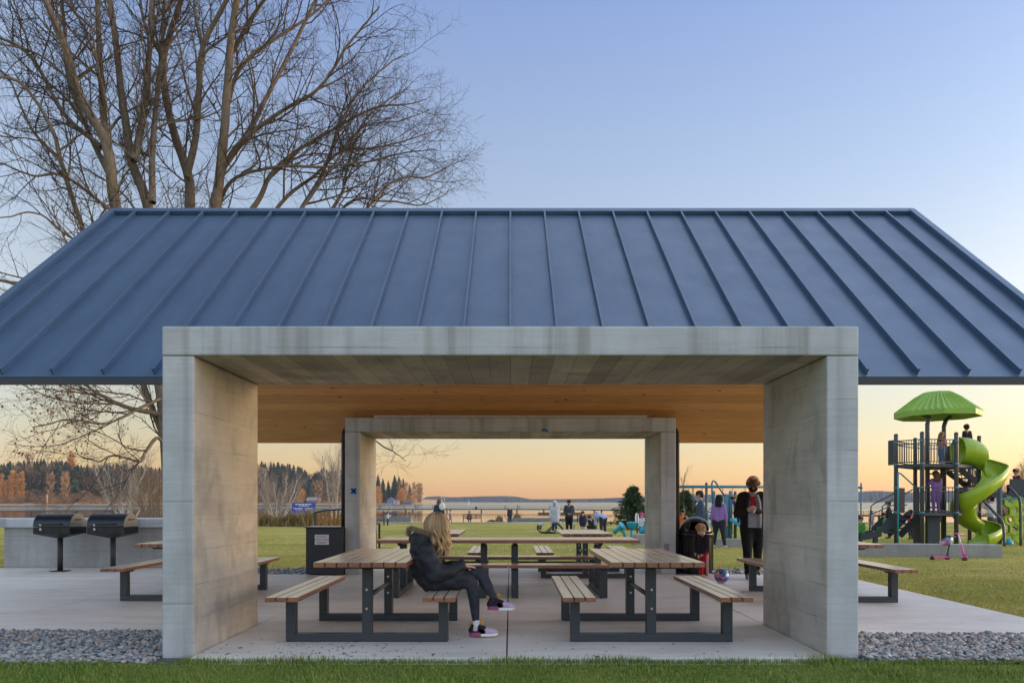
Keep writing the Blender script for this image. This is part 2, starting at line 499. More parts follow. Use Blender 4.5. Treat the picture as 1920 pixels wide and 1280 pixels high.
def make_bark(name, c0, c1, scale=18):
    m = NT(name, 0.9, spec=0.15)
    nz = m.noise(m.co(scale=(1, 1, 0.35)), scale, 6, 0.65)
    big = m.noise(m.co(), 1.2, 3)
    col = m.ramp(nz, [(0.3, c0), (0.7, c1)])
    col = m.mix(m.ramp(big, [(0.45, 0.0), (0.7, 0.4)]), col, (0.09, 0.10, 0.06))
    m.base(col); m.bump(nz, 0.6, 0.02)
    return m.mat
M['bark'] = make_bark('bark', (0.125, 0.095, 0.066), (0.245, 0.19, 0.135))
M['twig'] = paint('twig', (0.07, 0.048, 0.036), 0.9, 0.25)
def make_birch():
    m = NT('birch_bark', 0.8, spec=0.2)
    nz = m.noise(m.co(scale=(1, 1, 3)), 6, 5)
    m.base(m.ramp(nz, [(0.35, (0.16, 0.13, 0.11)), (0.5, (0.52, 0.47, 0.42)), (0.8, (0.62, 0.57, 0.52))]))
    return m.mat
M['birch'] = make_birch()
M['birch_twig'] = paint('birch_twig', (0.26, 0.185, 0.14), 0.9, 0.25)
# ================================================================ ground
def grid_sheet(name, xs, ys, zf, mat):
    V = [(x, y, zf(x, y)) for y in ys for x in xs]
    n = len(xs)
    Fa = [(j*n+i, j*n+i+1, (j+1)*n+i+1, (j+1)*n+i) for j in range(len(ys)-1) for i in range(n-1)]
    return np_mesh(name, V, Fa, mat, smooth=True)

rng = random.Random(7)
def lawn_z(x, y):
    z = gz(x, y)
    d = 0.0
    if y > 15: d = 0.03 * sin(x * 0.31 + y * 0.17) + 0.025 * sin(x * 0.13 - y * 0.41 + 1.3)
    if y < 13 and -13.5 < x < 5.7 and y > 5.75: z = -0.10      # under patio
    return z + d
xs = list(np.concatenate([np.linspace(-260, -40, 14), np.linspace(-36, 36, 90), np.linspace(40, 260, 14)]))
ys = list(np.concatenate([np.linspace(-60, 4, 10), np.linspace(4.6, 16, 34), np.linspace(16.5, 60, 40), np.linspace(61, 110, 40)]))
tag(grid_sheet('lawn', xs, ys, lawn_z, M['lawn']), kind='structure')
tag(grid_sheet('lake', list(np.linspace(-2700, 2700, 15)), [86, 150, 400, 1200, 2000, 2680], lambda x, y: -3.4, M['water']), kind='structure')

# patio: slabs with open joints over a dark bed
pt = MB()
def slab(x0, x1, y0, y1):
    g = 0.006
    pt.box(x0+g, x1-g, y0+g, y1-g, -0.12, 0.0, 0)
PXR = 5.6
slab(-2.60, -0.03, 5.82, 9.44); slab(-0.03, 2.60, 5.82, 9.44)
slab(-5.45, -2.60, 7.05, 9.44); slab(2.60, PXR, 6.90, 9.44)
slab(-5.45, -2.60, 9.44, 12.45); slab(-2.60, -0.03, 9.44, 14.05); slab(-0.03, 2.60, 9.44, 14.05); slab(2.60, PXR, 9.44, 12.45)
for x0, x1 in ((-8.4, -5.45), (-11.4, -8.4), (-14.4, -11.4)):
    slab(x0, x1, 7.05, 9.44); slab(x0, x1, 9.44, 11.75); slab(x0, x1, 11.75, 13.6)
tag(pt.build('patio', M['patio'], bevel=0.006), kind='structure')
jb = MB(); jb.box(-14.4, PXR - 0.01, 7.07, 12.43, -0.3, -0.03); jb.box(-2.58, 2.58, 5.84, 7.05, -0.3, -0.031); jb.box(-2.58, 2.58, 12.43, 14.03, -0.3, -0.031)
tag(jb.build('patio_base', M['joint']), kind='structure')

# lakeside path
pa = MB()
n = 40
pp = [(-160 + 320 * i / n) for i in range(n + 1)]
for i in range(n):
    x0, x1 = pp[i], pp[i+1]
    c = lambda x: 79.5 - 0.00035 * x * x
    y0, y1 = c(x0), c(x1)
    v = [(x0, y0-1.5, gz(x0, y0-1.5)+0.05), (x1, y1-1.5, gz(x1, y1-1.5)+0.05), (x1, y1+2.0, gz(x1, y1+2.0)+0.06), (x0, y0+2.0, gz(x0, y0+2.0)+0.06)]
    pa.add(v, [(0, 1, 2, 3)])
tag(pa.build('path', paint('path_concrete', (0.42, 0.41, 0.40), 0.85)), kind='structure')

# ================================================================ concrete portals
PW, PH, PT, PB, PD = 2.86, 2.70, 0.262, 0.243, 1.50
def portal(label, y0):
    t = thing('concrete_portal', label, 'portal frame', (0, y0, 0))
    for s in (-1, 1):
        b = MB()
        x0, x1 = (-PW, -PW + PT) if s < 0 else (PW - PT, PW)
        zt = PH - PB
        v = [(x0,0,-0.4),(x1,0,-0.4),(x1,PD,-0.4),(x0,PD,-0.4),(x0,0,zt),(x1,0,zt),(x1,PD,zt),(x0,PD,zt)]
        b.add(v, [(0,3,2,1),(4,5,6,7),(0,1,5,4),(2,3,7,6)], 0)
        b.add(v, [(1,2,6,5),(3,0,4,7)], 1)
        b2 = b.build('post', [M['conc_face'], M['conc_wall']], t, bevel=0.012)
        bm = bmesh.new(); bm.from_mesh(b2.data); bmesh.ops.remove_doubles(bm, verts=bm.verts, dist=1e-5); bm.to_mesh(b2.data); bm.free()
    b = MB()
    v = [(-PW,-0.003,PH-PB+0.004),(PW,-0.003,PH-PB+0.004),(PW,PD+0.003,PH-PB+0.004),(-PW,PD+0.003,PH-PB+0.004),(-PW,-0.003,PH),(PW,-0.003,PH),(PW,PD+0.003,PH),(-PW,PD+0.003,PH)]
    b.add(v, [(0,3,2,1)], 1); b.add(v, [(4,5,6,7),(0,1,5,4),(1,2,6,5),(2,3,7,6),(3,0,4,7)], 0)
    o = b.build('beam', [M['conc_face'], M['conc_soffit']], t, bevel=0.012)
    bm = bmesh.new(); bm.from_mesh(o.data); bmesh.ops.remove_doubles(bm, verts=bm.verts, dist=1e-5); bm.to_mesh(o.data); bm.free()
    return t
Y1, Y2 = 5.91, 12.44
portal_front = portal('big pale concrete portal frame in front, girl sitting beneath it', Y1)
portal_rear = portal('shaded concrete portal frame at the back with blue tape marks', Y2)
ob = MB(); ob.box(PW-0.20, PW-0.12, -0.025, 0.0, 0.40, 0.53, 0)
ob.build('outlet_box', paint('galvanised_box', (0.22, 0.22, 0.22), 0.5), portal_rear, bevel=0.004)

# ================================================================ roof
RY, RZ, EYf, EZ = 9.96, 5.24, 6.60, 2.405
EYr = 2 * RY - EYf
SL = (RZ - EZ) / (RY - EYf)
XL, XR = -5.50, 5.56
roof = thing('shelter_roof', 'blue grey standing seam metal gable roof with timber ceiling', 'roof', (0, RY, 0))
ang = math.atan(SL)
def rz_at(y): return EZ + (y - EYf) * SL if y < RY else EZ + (EYr - y) * SL
OFF = (0, RY, 0)
MIDF, MIDR = 6.945, 2 * RY - 6.945
def roof_side(front):
    sgn = 1 if front else -1
    ye = EYf if front else EYr
    ym = MIDF if front else MIDR
    b = MB()
    th = 0.012
    nv = Vector((0, -sin(ang) * sgn, cos(ang)))
    strips = [(XL, -PW - 0.004, ye), (-PW - 0.004, PW + 0.004, ym), (PW + 0.004, XR, ye)]
    for x0, x1, y0 in strips:
        p = [Vector((x0, y0, rz_at(y0))), Vector((x1, y0, rz_at(y0))), Vector((x1, RY, RZ)), Vector((x0, RY, RZ))]
        q = [a - nv * th for a in p]
        fs = [(0,1,2,3),(7,6,5,4),(0,4,5,1),(1,5,6,2),(3,2,6,7),(0,3,7,4)]
        b.add(p + q, fs if front else [f[::-1] for f in fs])
    SP = 0.468
    for k in range(-11, 12):
        x = k * SP
        y0 = ym if abs(x) < PW + 0.02 else ye + 0.03 * sgn
        yt = RY - 0.06 * sgn
        a = Vector((x, y0, rz_at(y0))); c = Vector((x, yt, rz_at(yt)))
        h = 0.056
        # folded seam: upright with a wider cap roll
        b.bar(a + nv * (h/2), c + nv * (h/2), 0.016, h, up=nv)
        b.bar(a + nv * (h - 0.006), c + nv * (h - 0.006), 0.024, 0.014, up=nv)
    b.build('roof_panel', M['roof'], roof, org=OFF)
    # timber ceiling
    b = MB()
    t1 = 0.105; inset = 0.035
    for x0, x1, y0 in strips:
        yy = y0 + (inset * sgn if y0 == ye else 0)
        xa = x0 + (0.03 if x0 == XL else 0); xb = x1 - (0.03 if x1 == XR else 0)
        p = [Vector((xa, yy, rz_at(yy))), Vector((xb, yy, rz_at(yy))), Vector((xb, RY, RZ)), Vector((xa, RY, RZ))]
        a = [v - nv * (th + 0.003) for v in p]; q = [v - nv * t1 for v in p]
        # plumb edge at the eave
        q[0] = Vector((q[0].x, p[0].y, a[0].z - 0.088)); q[1] = Vector((q[1].x, p[1].y, a[1].z - 0.088))
        q[2].y = q[3].y = RY; q[2].z = q[3].z = RZ - t1 / cos(ang)
        fs = [(0,1,2,3),(7,6,5,4),(0,4,5,1),(1,5,6,2),(3,2,6,7),(0,3,7,4)]
        b.add(a + q, fs if front else [f[::-1] for f in fs])
    b.build('timber_ceiling', M['clt'], roof, org=OFF)
    for x0, x1, y0 in (strips[0], strips[2]):
        b = MB()
        ya, yb = sorted((ye - 0.004 * sgn, ye + 0.03 * sgn))
        b.box(x0 - (0.02 if x0 == XL else 0), x1 + (0.02 if x1 == XR else 0), ya, yb, EZ - 0.072, EZ - 0.006)
        b.build('eave_fascia', M['fascia'], roof, org=OFF)
roof_side(True); roof_side(False)
b = MB()
for sgn in (1, -1):
    nv = Vector((0, -sin(ang) * sgn, cos(ang)))
    a = Vector((XL - 0.01, RY, RZ + 0.062 / cos(ang) * 0.9)); d = Vector((0, -cos(ang) * sgn, -sin(ang)))
    p = [a, Vector((XR + 0.01, a.y, a.z))]
    q = [v + d * 0.12 for v in p]; r_ = [v - nv * 0.012 for v in q]
    dn = [v - nv * 0.05 for v in q]
    fs = [(0,2,3,1),(2,4,5,3)]
    b.add(p + q + dn, fs if sgn > 0 else [f[::-1] for f in fs])
b.build('ridge_cap', M['roof'], roof, org=OFF)
for x0, s in ((XL, -1), (XR, 1)):
    b = MB()
    for front in (1, -1):
        nv = Vector((0, -sin(ang) * front, cos(ang)))
        ye = EYf if front > 0 else EYr
        e = Vector((x0 - s * 0.03, ye, EZ)); t = Vector((x0 - s * 0.03, RY, RZ))
        b.bar(e + nv * 0.02, t + nv * 0.02, 0.085, 0.085, up=nv)
    b.build('rake_trim', M['roof'], roof, org=OFF)

# light bar on the rear portal, downspouts
lb = MB(); lb.box(-2.42, 2.42, 12.75, 12.85, PH + 0.04, PH + 0.08)
for x in (-2.2, -0.8, 0.8, 2.2): lb.box(x-0.02, x+0.02, 12.77, 12.83, PH, PH + 0.04)
tag(lb.build('light_bar', paint('brushed_aluminium', (0.62, 0.60, 0.60), 0.4), org=(0, 12.8, PH)), 'long thin grey linear light fitting lying on top of rear portal', 'light fitting')
for px, side in ((643.5, 'beside the black CAUTION cabinet'), (1270.5, 'beside the black domed rubbish bin')):
    X = (px - CX) * 12.6 / F
    d = MB(); d.tube([(X, 12.6, -0.05), (X, 12.6, 2.35), (X, 12.63, 2.46), (X, 12.72, 2.52), (X, 12.95, 2.56)], 0.034, 12)
    for z in (0.5, 1.5, 2.3): d.tube([(X, 12.6, z), (X, 12.6, z + 0.03)], 0.04, 12)
    tag(d.build('downspout', paint('dark_bronze', (0.035, 0.024, 0.02), 0.4), org=(X, 12.6, 0)), 'dark brown round downspout ' + side, 'downspout', 'downspouts beside the rear portal')

# ================================================================ picnic tables
def picnic_table(label, X, Y, rz=0, top=(-0.89, 0.89), bench=(-0.89, 0.89), frames=(-0.55, 0.58)):
    t = thing('picnic_table', label, 'picnic table', (X, Y, 0), rz, 'slatted picnic tables under the shelter')
    rg = random.Random(int(X * 100) + int(Y * 31))
    def planks(n, xc, wd, y0, y1, z, th, name):
        b = MB(); pw = wd / n
        for i in range(n):
            x0 = xc - wd/2 + i * pw + 0.0045; x1 = xc - wd/2 + (i+1) * pw - 0.0045
            e0 = y0 + rg.uniform(-0.003, 0.003); e1 = y1 + rg.uniform(-0.003, 0.003)
            dz = rg.uniform(-0.001, 0.001)
            v = [(x0,e0,z-th),(x1,e0,z-th),(x1,e1,z-th),(x0,e1,z-th),(x0,e0,z+dz),(x1,e0,z+dz),(x1,e1,z+dz),(x0,e1,z+dz)]
            b.add(v, [(4,5,6,7)], 0); b.add(v, [(0,3,2,1),(0,1,5,4),(1,2,6,5),(2,3,7,6),(3,0,4,7)], 1)
        o = b.build(name, [M['deck_y'], M['deck_edge']], t)
        bm = bmesh.new(); bm.from_mesh(o.data); bmesh.ops.remove_doubles(bm, verts=bm.verts, dist=1e-6); bm.to_mesh(o.data); bm.free()
        md = o.modifiers.new('bevel', 'BEVEL'); md.width = 0.004; md.segments = 2; md.limit_method = 'ANGLE'
    planks(8, 0, 0.81, top[0], top[1], 0.74, 0.045, 'tabletop')
    for s in (-1, 1): planks(3, s * 0.675, 0.29, bench[0], bench[1], 0.44, 0.042, 'bench')
    for fy in frames:
        b = MB(); W, Hh = 0.085, 0.072
        b.box(-0.73, 0.73, fy - 0.045, fy + 0.045, 0.002, Hh)
        for s in (-1, 1):
            xo = s * 0.73; xi = s * (0.73 - W)
            b.box(min(xo, xi), max(xo, xi), fy - 0.0445, fy + 0.0445, Hh, 0.37)
            b.prism([(s*0.56, 0.398), (s*0.60, 0.366), (s*0.74, 0.366), (s*0.80, 0.398)], 'y', fy - 0.03, fy + 0.03)
        b.box(-0.042, 0.042, fy - 0.047, fy + 0.047, Hh, 0.655)
        b.prism([(-0.38, 0.695), (-0.31, 0.655), (0.31, 0.655), (0.38, 0.695)], 'y', fy - 0.03, fy + 0.03)
        fo = b.build('frame', M['steel'], t, bevel=0.004)
        for z in (0.30, 0.47):
            c = MB(); c.tube([(0, fy - 0.056, z), (0, fy + 0.056, z)], 0.011, 8)
            c.build('bolt', M['zinc'], fo)
    b = MB(); b.tube([(0, frames[0] + 0.048, 0.40), (0, frames[1] - 0.048, 0.40)], 0.022, 10)
    b.build('stretcher', M['steel'], t)
    return t
picnic_table('picnic table at front left, the girl sitting on its bench', -1.292, 7.07)
picnic_table('empty picnic table at front right under the near portal', 1.27, 7.07)
picnic_table('picnic table seen side on behind the seated girl, joined to another', -0.92, 10.1, pi/2)
picnic_table('side on picnic table with its top overhanging short benches at the right', 0.86, 10.1, -pi/2, bench=(-0.89, 0.42), frames=(-0.80, 0.36))
picnic_table('picnic table under the rear portal half hidden behind the girl', -1.22, 12.38)
picnic_table('picnic table under the rear portal, its bare top end in plain view', 1.23, 12.38)
picnic_table('picnic table left of the near portal by the barbecue grills', -4.21, 9.70)
picnic_table('picnic table right of the near portal by the man with phone', 4.10, 9.56)
# ================================================================ bare trees
class Tubes:
    """many tapered tubes gathered into arrays of triangles"""
    def __init__(s): s.V = []; s.F = []; s.n = 0
    def add(s, P, Rr, n):
        P = np.asarray(P, float); k = len(P)
        D = np.gradient(P, axis=0); D /= np.linalg.norm(D, axis=1, keepdims=True) + 1e-9
        cand = np.array([[1, 0, 0], [0, 1, 0], [0, 0, 1], [.71, .71, 0], [.71, -.71, 0]])
        up = cand[np.argmin(np.abs(D @ cand.T).max(0))]
        A = np.cross(D, up); A /= np.linalg.norm(A, axis=1, keepdims=True) + 1e-9
        B = np.cross(D, A)
        t = np.arange(n) * 2 * pi / n
        V = P[:, None, :] + np.asarray(Rr)[:, None, None] * (A[:, None, :] * np.cos(t)[None, :, None] + B[:, None, :] * np.sin(t)[None, :, None])
        s.V.append(V.reshape(-1, 3))
        i = np.arange(k - 1)[:, None] * n; j = np.arange(n)[None, :]; j2 = (j + 1) % n
        f = np.stack([i + j, i + j2, i + n + j2, i + n + j], -1).reshape(-1, 4) + s.n
        s.F.append(f); s.n += k * n
    def build(s, name, mat, parent=None, org=(0, 0, 0)):
        return np_mesh(name, np.concatenate(s.V) - np.array(org), np.concatenate(s.F), mat, parent, True)

def resample(P, n):
    P = np.asarray(P, float)
    # catmull-rom
    out = []
    Q = np.vstack([2*P[0]-P[1], P, 2*P[-1]-P[-2]])
    m = len(P) - 1
    for u in np.linspace(0, m, n):
        i = min(int(u), m - 1); t = u - i
        a, b, c, d = Q[i], Q[i+1], Q[i+2], Q[i+3]
        out.append(0.5*((2*b) + (-a+c)*t + (2*a-5*b+4*c-d)*t*t + (-a+3*b-3*c+d)*t**3))
    return np.array(out)

def grow(rs, p, d, L, n, wander, trop):
    """a wandering branch"""
    P = [np.array(p, float)]; d = np.array(d, float); st = L / (n - 1)
    for i in range(n - 1):
        d = d + rs.normal(0, wander, 3) + np.array([0, 0, trop]); d /= np.linalg.norm(d)
        P.append(P[-1] + d * st)
    return np.array(P)

def side_dir(rs, d, ang_):
    r_ = rs.normal(0, 1, 3); r_ -= d * r_.dot(d); r_ /= np.linalg.norm(r_) + 1e-9
    return d * cos(ang_) + r_ * sin(ang_)

def sprout(rs, P, r0, r1, levels, big, small, lv=0, start=0.15, bigr=0.028, lmax=None):
    """levels: list of (spacing, length0, length1, nodes, wander, trop, angle0, angle1)"""
    k = len(P); seg = np.linalg.norm(np.diff(P, axis=0), axis=1); L = seg.sum()
    Rr = r0 + (r1 - r0) * np.linspace(0, 1, k) ** 0.8
    (big if r0 > bigr else small).add(P, Rr, 9 if r0 > 0.09 else 6 if r0 > 0.03 else 4 if r0 > 0.010 else 3)
    if lv >= len(levels): return
    sp, l0, l1, nn, wa, tr, a0, a1 = levels[lv]
    cum = np.concatenate([[0], np.cumsum(seg)])
    s_ = L * start + rs.uniform(0, sp)
    while s_ < L * 0.985:
        i = min(np.searchsorted(cum, s_) - 1, k - 2); i = max(i, 0)
        f = (s_ - cum[i]) / max(seg[i], 1e-6)
        p = P[i] + (P[i+1] - P[i]) * f; d = (P[i+1] - P[i]) / max(seg[i], 1e-6)
        fr = s_ / L
        ln = rs.uniform(l0, l1) * (1.0 - 0.45 * fr)
        rad = (Rr[i] * 0.55) if lv < 1 else Rr[i] * 0.6
        rad = min(rad, 0.012 * ln + 0.003)
        rad = max(rad, 0.0030)
        Q = grow(rs, p, side_dir(rs, d, R(rs.uniform(a0, a1))), ln, nn, wa, tr)
        sprout(rs, Q, rad, max(0.0022, rad * 0.35), levels, big, small, lv + 1, 0.12, bigr)
        s_ += sp * rs.uniform(0.6, 1.4)
    # leader twig fan at the tip
    
def leaves_near(rs, pts, n, size, spread):
    V = []; Fq = []
    for i in range(n):
        p = pts[rs.integers(len(pts))] + rs.normal(0, spread, 3)
        a = rs.normal(0, 1, 3); a /= np.linalg.norm(a); b = np.cross(a, rs.normal(0, 1, 3)); b /= np.linalg.norm(b)
        s_ = size * rs.uniform(0.6, 1.3)
        V += [p - a*s_*.5, p + b*s_*.4, p + a*s_*.6, p - b*s_*.4]; Fq.append([4*i, 4*i+1, 4*i+2, 4*i+3])
    return V, Fq
M['leaf'] = paint('dead_leaf', (0.20, 0.085, 0.035), 0.8, 0.4, 6)

def px_path(pts, Y, dy=0.0):
    n = len(pts)
    return [at(x, y, Y + dy * i / max(1, n - 1)) for i, (x, y) in enumerate(pts)]

LV = [(0.40, 1.6, 3.8, 9, 0.12, 0.04, 26, 55), (0.235, 0.6, 1.7, 7, 0.16, 0.02, 28, 60), (0.12, 0.25, 0.70, 5, 0.2, 0.01, 25, 60)]
def big_tree(label, base_px, Y, stems, seed, leaves=None):
    rs = np.random.default_rng(seed)
    bx = at(base_px, 0, Y).x; base = Vector((bx, Y, gz(bx, Y) - 0.05))
    t = thing('bare_tree', label, 'tree', base)
    big, small = Tubes(), Tubes()
    for pts, dy, r0, r1, st in stems:
        P = resample([tuple(v) for v in px_path(pts, Y, dy)], max(10, len(pts) * 5))
        P[:, :] += np.cumsum(rs.normal(0, 0.012, P.shape), axis=0) * np.linspace(0, 1, len(P))[:, None]
        sprout(rs, P, r0, r1, LV, big, small, 0, st)
    small_pts = np.concatenate(small.V)
    tr = big.build('trunk', M['bark'], t, base)
    small.build('crown', M['twig'], t, base)
    if leaves:
        V = []; Fq = []
        for (x0, x1, y0, y1, n) in leaves:
            X0, X1 = sorted((at(x0, 0, Y).x, at(x1, 0, Y).x)); Z1, Z0 = at(0, y0, Y).z, at(0, y1, Y).z
            sel = small_pts[(small_pts[:, 0] > X0) & (small_pts[:, 0] < X1) & (small_pts[:, 2] > Z0) & (small_pts[:, 2] < Z1)]
            if len(sel) < 5: continue
            v, f = leaves_near(rs, sel, n, 0.06, 0.04)
            Fq += [[i + len(V) for i in q] for q in f]; V += v
        if V: np_mesh('dead_leaves', np.array(V) - np.array(base), Fq, M['leaf'], t)
    return t

TA = [  # pixel path (in the photo), depth drift, radii, first branch
 ([(325, 1035), (308, 760), (268, 560), (218, 390), (200, 270), (150, 185), (120, 90), (82, 0), (50, -90)], -1.2, 0.25, 0.06, 0.34),
 ([(200, 285), (192, 180), (187, 80), (186, -20), (180, -120)], 0.8, 0.12, 0.05, 0.05),
 ([(325, 1030), (318, 760), (298, 560), (281, 395), (252, 310), (243, 240), (232, 150), (214, 0), (205, -90)], 0.8, 0.24, 0.06, 0.36),
 ([(250, 300), (262, 255), (274, 170), (284, 60), (290, -60)], 1.2, 0.13, 0.06, 0.08),
 ([(286, 380), (286, 290), (292, 190), (303, 90), (310, -40)], 1.5, 0.11, 0.05, 0.1),
 ([(206, 330), (165, 245), (130, 150), (122, 60), (115, -40)], 1.5, 0.09, 0.04, 0.1),
 ([(190, 275), (120, 215), (60, 110), (0, 70), (-60, 60)], 0.2, 0.08, 0.03, 0.1),
 ([(140, 160), (85, 110), (40, 90), (-30, 75)], -1.0, 0.05, 0.02, 0.1),
 ([(322, 860), (230, 620), (150, 415), (112, 300), (95, 240), (45, 165), (0, 145), (-40, 140)], -1.6, 0.10, 0.03, 0.3),
 ([(112, 300), (60, 240), (20, 150), (-20, 110)], 0.5, 0.05, 0.02, 0.1),
 ([(330, 780), (292, 775), (240, 765), (190, 742), (150, 715), (90, 700)], -1.5, 0.10, 0.02, 0.12),
 ([(330, 900), (300, 822), (272, 846), (262, 862), (215, 850), (180, 862), (140, 845)], -2.2, 0.07, 0.012, 0.2),
 ([(320, 740), (270, 760), (200, 790), (130, 780), (60, 790)], -3.0, 0.06, 0.012, 0.15),
 ([(300, 700), (150, 560), (40, 530), (-30, 520)], -1.5, 0.10, 0.03, 0.2),
 ([(215, 400), (120, 330), (60, 330), (-20, 300)], -1.5, 0.06, 0.02, 0.15),
 ([(230, 480), (140, 450), (70, 400), (0, 410)], -2.0, 0.05, 0.015, 0.2),
]
TB = [
 ([(345, 1030), (352, 760), (354, 560), (355, 395), (350, 325), (325, 250), (308, 180), (303, 100), (330, 0), (350, -80)], 0.6, 0.25, 0.06, 0.38),
 ([(350, 330), (366, 260), (372, 170), (380, 90), (425, 0), (450, -60)], -1.2, 0.13, 0.05, 0.06),
 ([(345, 1030), (372, 760), (398, 560), (405, 392), (416, 310), (426, 200), (433, 100), (445, 0), (452, -90)], -1.0, 0.24, 0.07, 0.38),
 ([(408, 350), (440, 280), (520, 215), (600, 165), (660, 90), (705, 45), (740, 10)], -1.6, 0.10, 0.02, 0.1),
 ([(426, 200), (450, 130), (510, 75), (580, 30), (640, -20)], 1.2, 0.09, 0.03, 0.1),
 ([(415, 320), (470, 240), (500, 180), (545, 90), (590, 0), (620, -60)], 1.8, 0.10, 0.04, 0.1),
 ([(405, 392), (440, 335), (520, 315), (600, 318), (700, 312), (790, 300), (862, 300)], -1.5, 0.08, 0.012, 0.12),
 ([(400, 470), (478, 385), (505, 330), (545, 290), (620, 245), (720, 200), (800, 190), (852, 180)], 0.8, 0.11, 0.012, 0.28),
 ([(420, 560), (520, 390), (590, 330), (650, 285), (740, 275), (830, 255), (890, 240)], 1.8, 0.09, 0.012, 0.34),
 ([(440, 600), (560, 400), (610, 320), (650, 230), (690, 170), (760, 120), (800, 110)], 2.4, 0.09, 0.012, 0.36),
 ([(440, 640), (630, 392), (660, 330), (690, 250), (740, 200), (810, 165)], 3.0, 0.08, 0.012, 0.42),
 ([(450, 660), (700, 400), (770, 340), (850, 330), (912, 300)], 2.6, 0.07, 0.012, 0.5),
 ([(460, 680), (640, 400), (750, 375), (840, 380), (915, 350)], 1.6, 0.07, 0.012, 0.48),
 ([(560, 400), (640, 300), (700, 240), (780, 230), (850, 210)], 2.0, 0.05, 0.012, 0.05),
 ([(435, 100), (470, 40), (520, -30), (560, -80)], -1.0, 0.08, 0.03, 0.1),
 ([(303, 100), (270, 40), (260, -40)], 0.6, 0.07, 0.03, 0.1),
 ([(380, 90), (365, 20), (360, -60)], 0.6, 0.07, 0.03, 0.1),
 ([(372, 700), (560, 690), (700, 822), (735, 845), (755, 868)], -2.5, 0.05, 0.008, 0.86),
]
TB = [([(x if x < 600 else 600 + (x - 600)*0.80, y) for x, y in p], dy, r0*0.86, r1, st) for p, dy, r0, r1, st in TB[:-1]] + TB[-1:]
TA = [(p, dy, r0*0.86, r1, st) for p, dy, r0, r1, st in TA]
big_tree('tall bare multi-stemmed tree leaning out over the left roof edge', 325, 19.5, TA, 11, [(120, 305, 728, 862, 650)])
big_tree('tall bare spreading tree whose limbs reach right across the roof ridge', 345, 21.0, TB, 12, [(280, 400, 330, 400, 60)])

def birch(label, px, Y, H, seed, nstem=5, mat='birch', tw='birch_twig', spread=30, name='birch_tree', dens=1.0, z0=None):
    rs = np.random.default_rng(seed)
    x = at(px, 0, Y).x; base = Vector((x, Y, gz(x, Y) if z0 is None else z0))
    t = thing(name, label, 'tree', base)
    big, small = Tubes(), Tubes()
    lv = [(H*0.035/dens, H*0.18, H*0.42, 8, 0.10, 0.08, 18, 40), (H*0.03/dens, H*0.08, H*0.2, 6, 0.13, 0.04, 18, 45), (H*0.028/dens, H*0.04, H*0.1, 4, 0.15, 0.0, 20, 50)]
    for i in range(nstem):
        a = 2*pi*i/nstem + rs.uniform(-.4, .4); s_ = R(rs.uniform(spread*0.3, spread))
        d = np.array([cos(a)*sin(s_), sin(a)*sin(s_), cos(s_)])
        P = grow(rs, (base.x + 0.1*cos(a), base.y + 0.1*sin(a), base.z - 0.05), d, H*rs.uniform(0.75, 1.0), 11, 0.07, 0.05)
        sprout(rs, P, H*0.0135, H*0.004, lv, big, small, 0, 0.2, 0.012)
    if not big.V: big.add(P, np.linspace(0.05, 0.02, len(P)), 5)
    big.build('trunk', M[mat], t, base); small.build('crown', M[tw], t, base)
    return t
birch('many-stemmed pale birch behind the right barbecue grill', 240, 58, 6.6, 3, 8, spread=46)
birch('leaning white birch behind the left end of the blue sign', 519, 62, 5.2, 5, 6, spread=38)
birch('slender white birch standing behind the left edge of the sign', 512, 64, 5.6, 6, 3, spread=26)
birch('tall white birch rising above the slatted bench back', 626, 60, 7.2, 8, 5, spread=26)
M['willow_twig'] = paint('willow_twig', (0.22, 0.13, 0.06), 0.9, 0.3)
birch('bare weeping tree at the far right behind the green climbing wall', 1912, 46, 5.2, 21, 8, 'bark', 'willow_twig', 70, 'bare_tree', 1.6)
birch('small bare tree behind the swing set crossbar', 1262, 60, 6.0, 22, 4, 'bark', 'willow_twig', 40, 'bare_tree', 0.8)
for k, (px, H_) in enumerate(((286, 4.6), (299, 4.0), (266, 3.0))):
    birch(['upright bare shrub beside the left pillar edge', 'bare grey sapling against the left pillar edge', 'low bare shrub between birch and left pillar'][k], px, 52 + k, H_, 30 + k, 5, 'bark', 'willow_twig', 26, 'bare_shrub', 0.6)

# ================================================================ conifers, shrubs
M['needle'] = paint('fir_needle', (0.040, 0.075, 0.026), 0.8, 0.45, 3)
M['needle_far'] = paint('fir_needle', (0.036, 0.056, 0.027), 0.9, 0.4, 0.35)
M['brush'] = paint('bare_brush', (0.40, 0.225, 0.09), 0.95, 0.35, 0.3)
M['brush_dark'] = paint('bare_brush', (0.19, 0.115, 0.06), 0.95, 0.35, 0.3)
M['willow'] = paint('orange_willow', (0.62, 0.30, 0.08), 0.95, 0.3, 0.5)

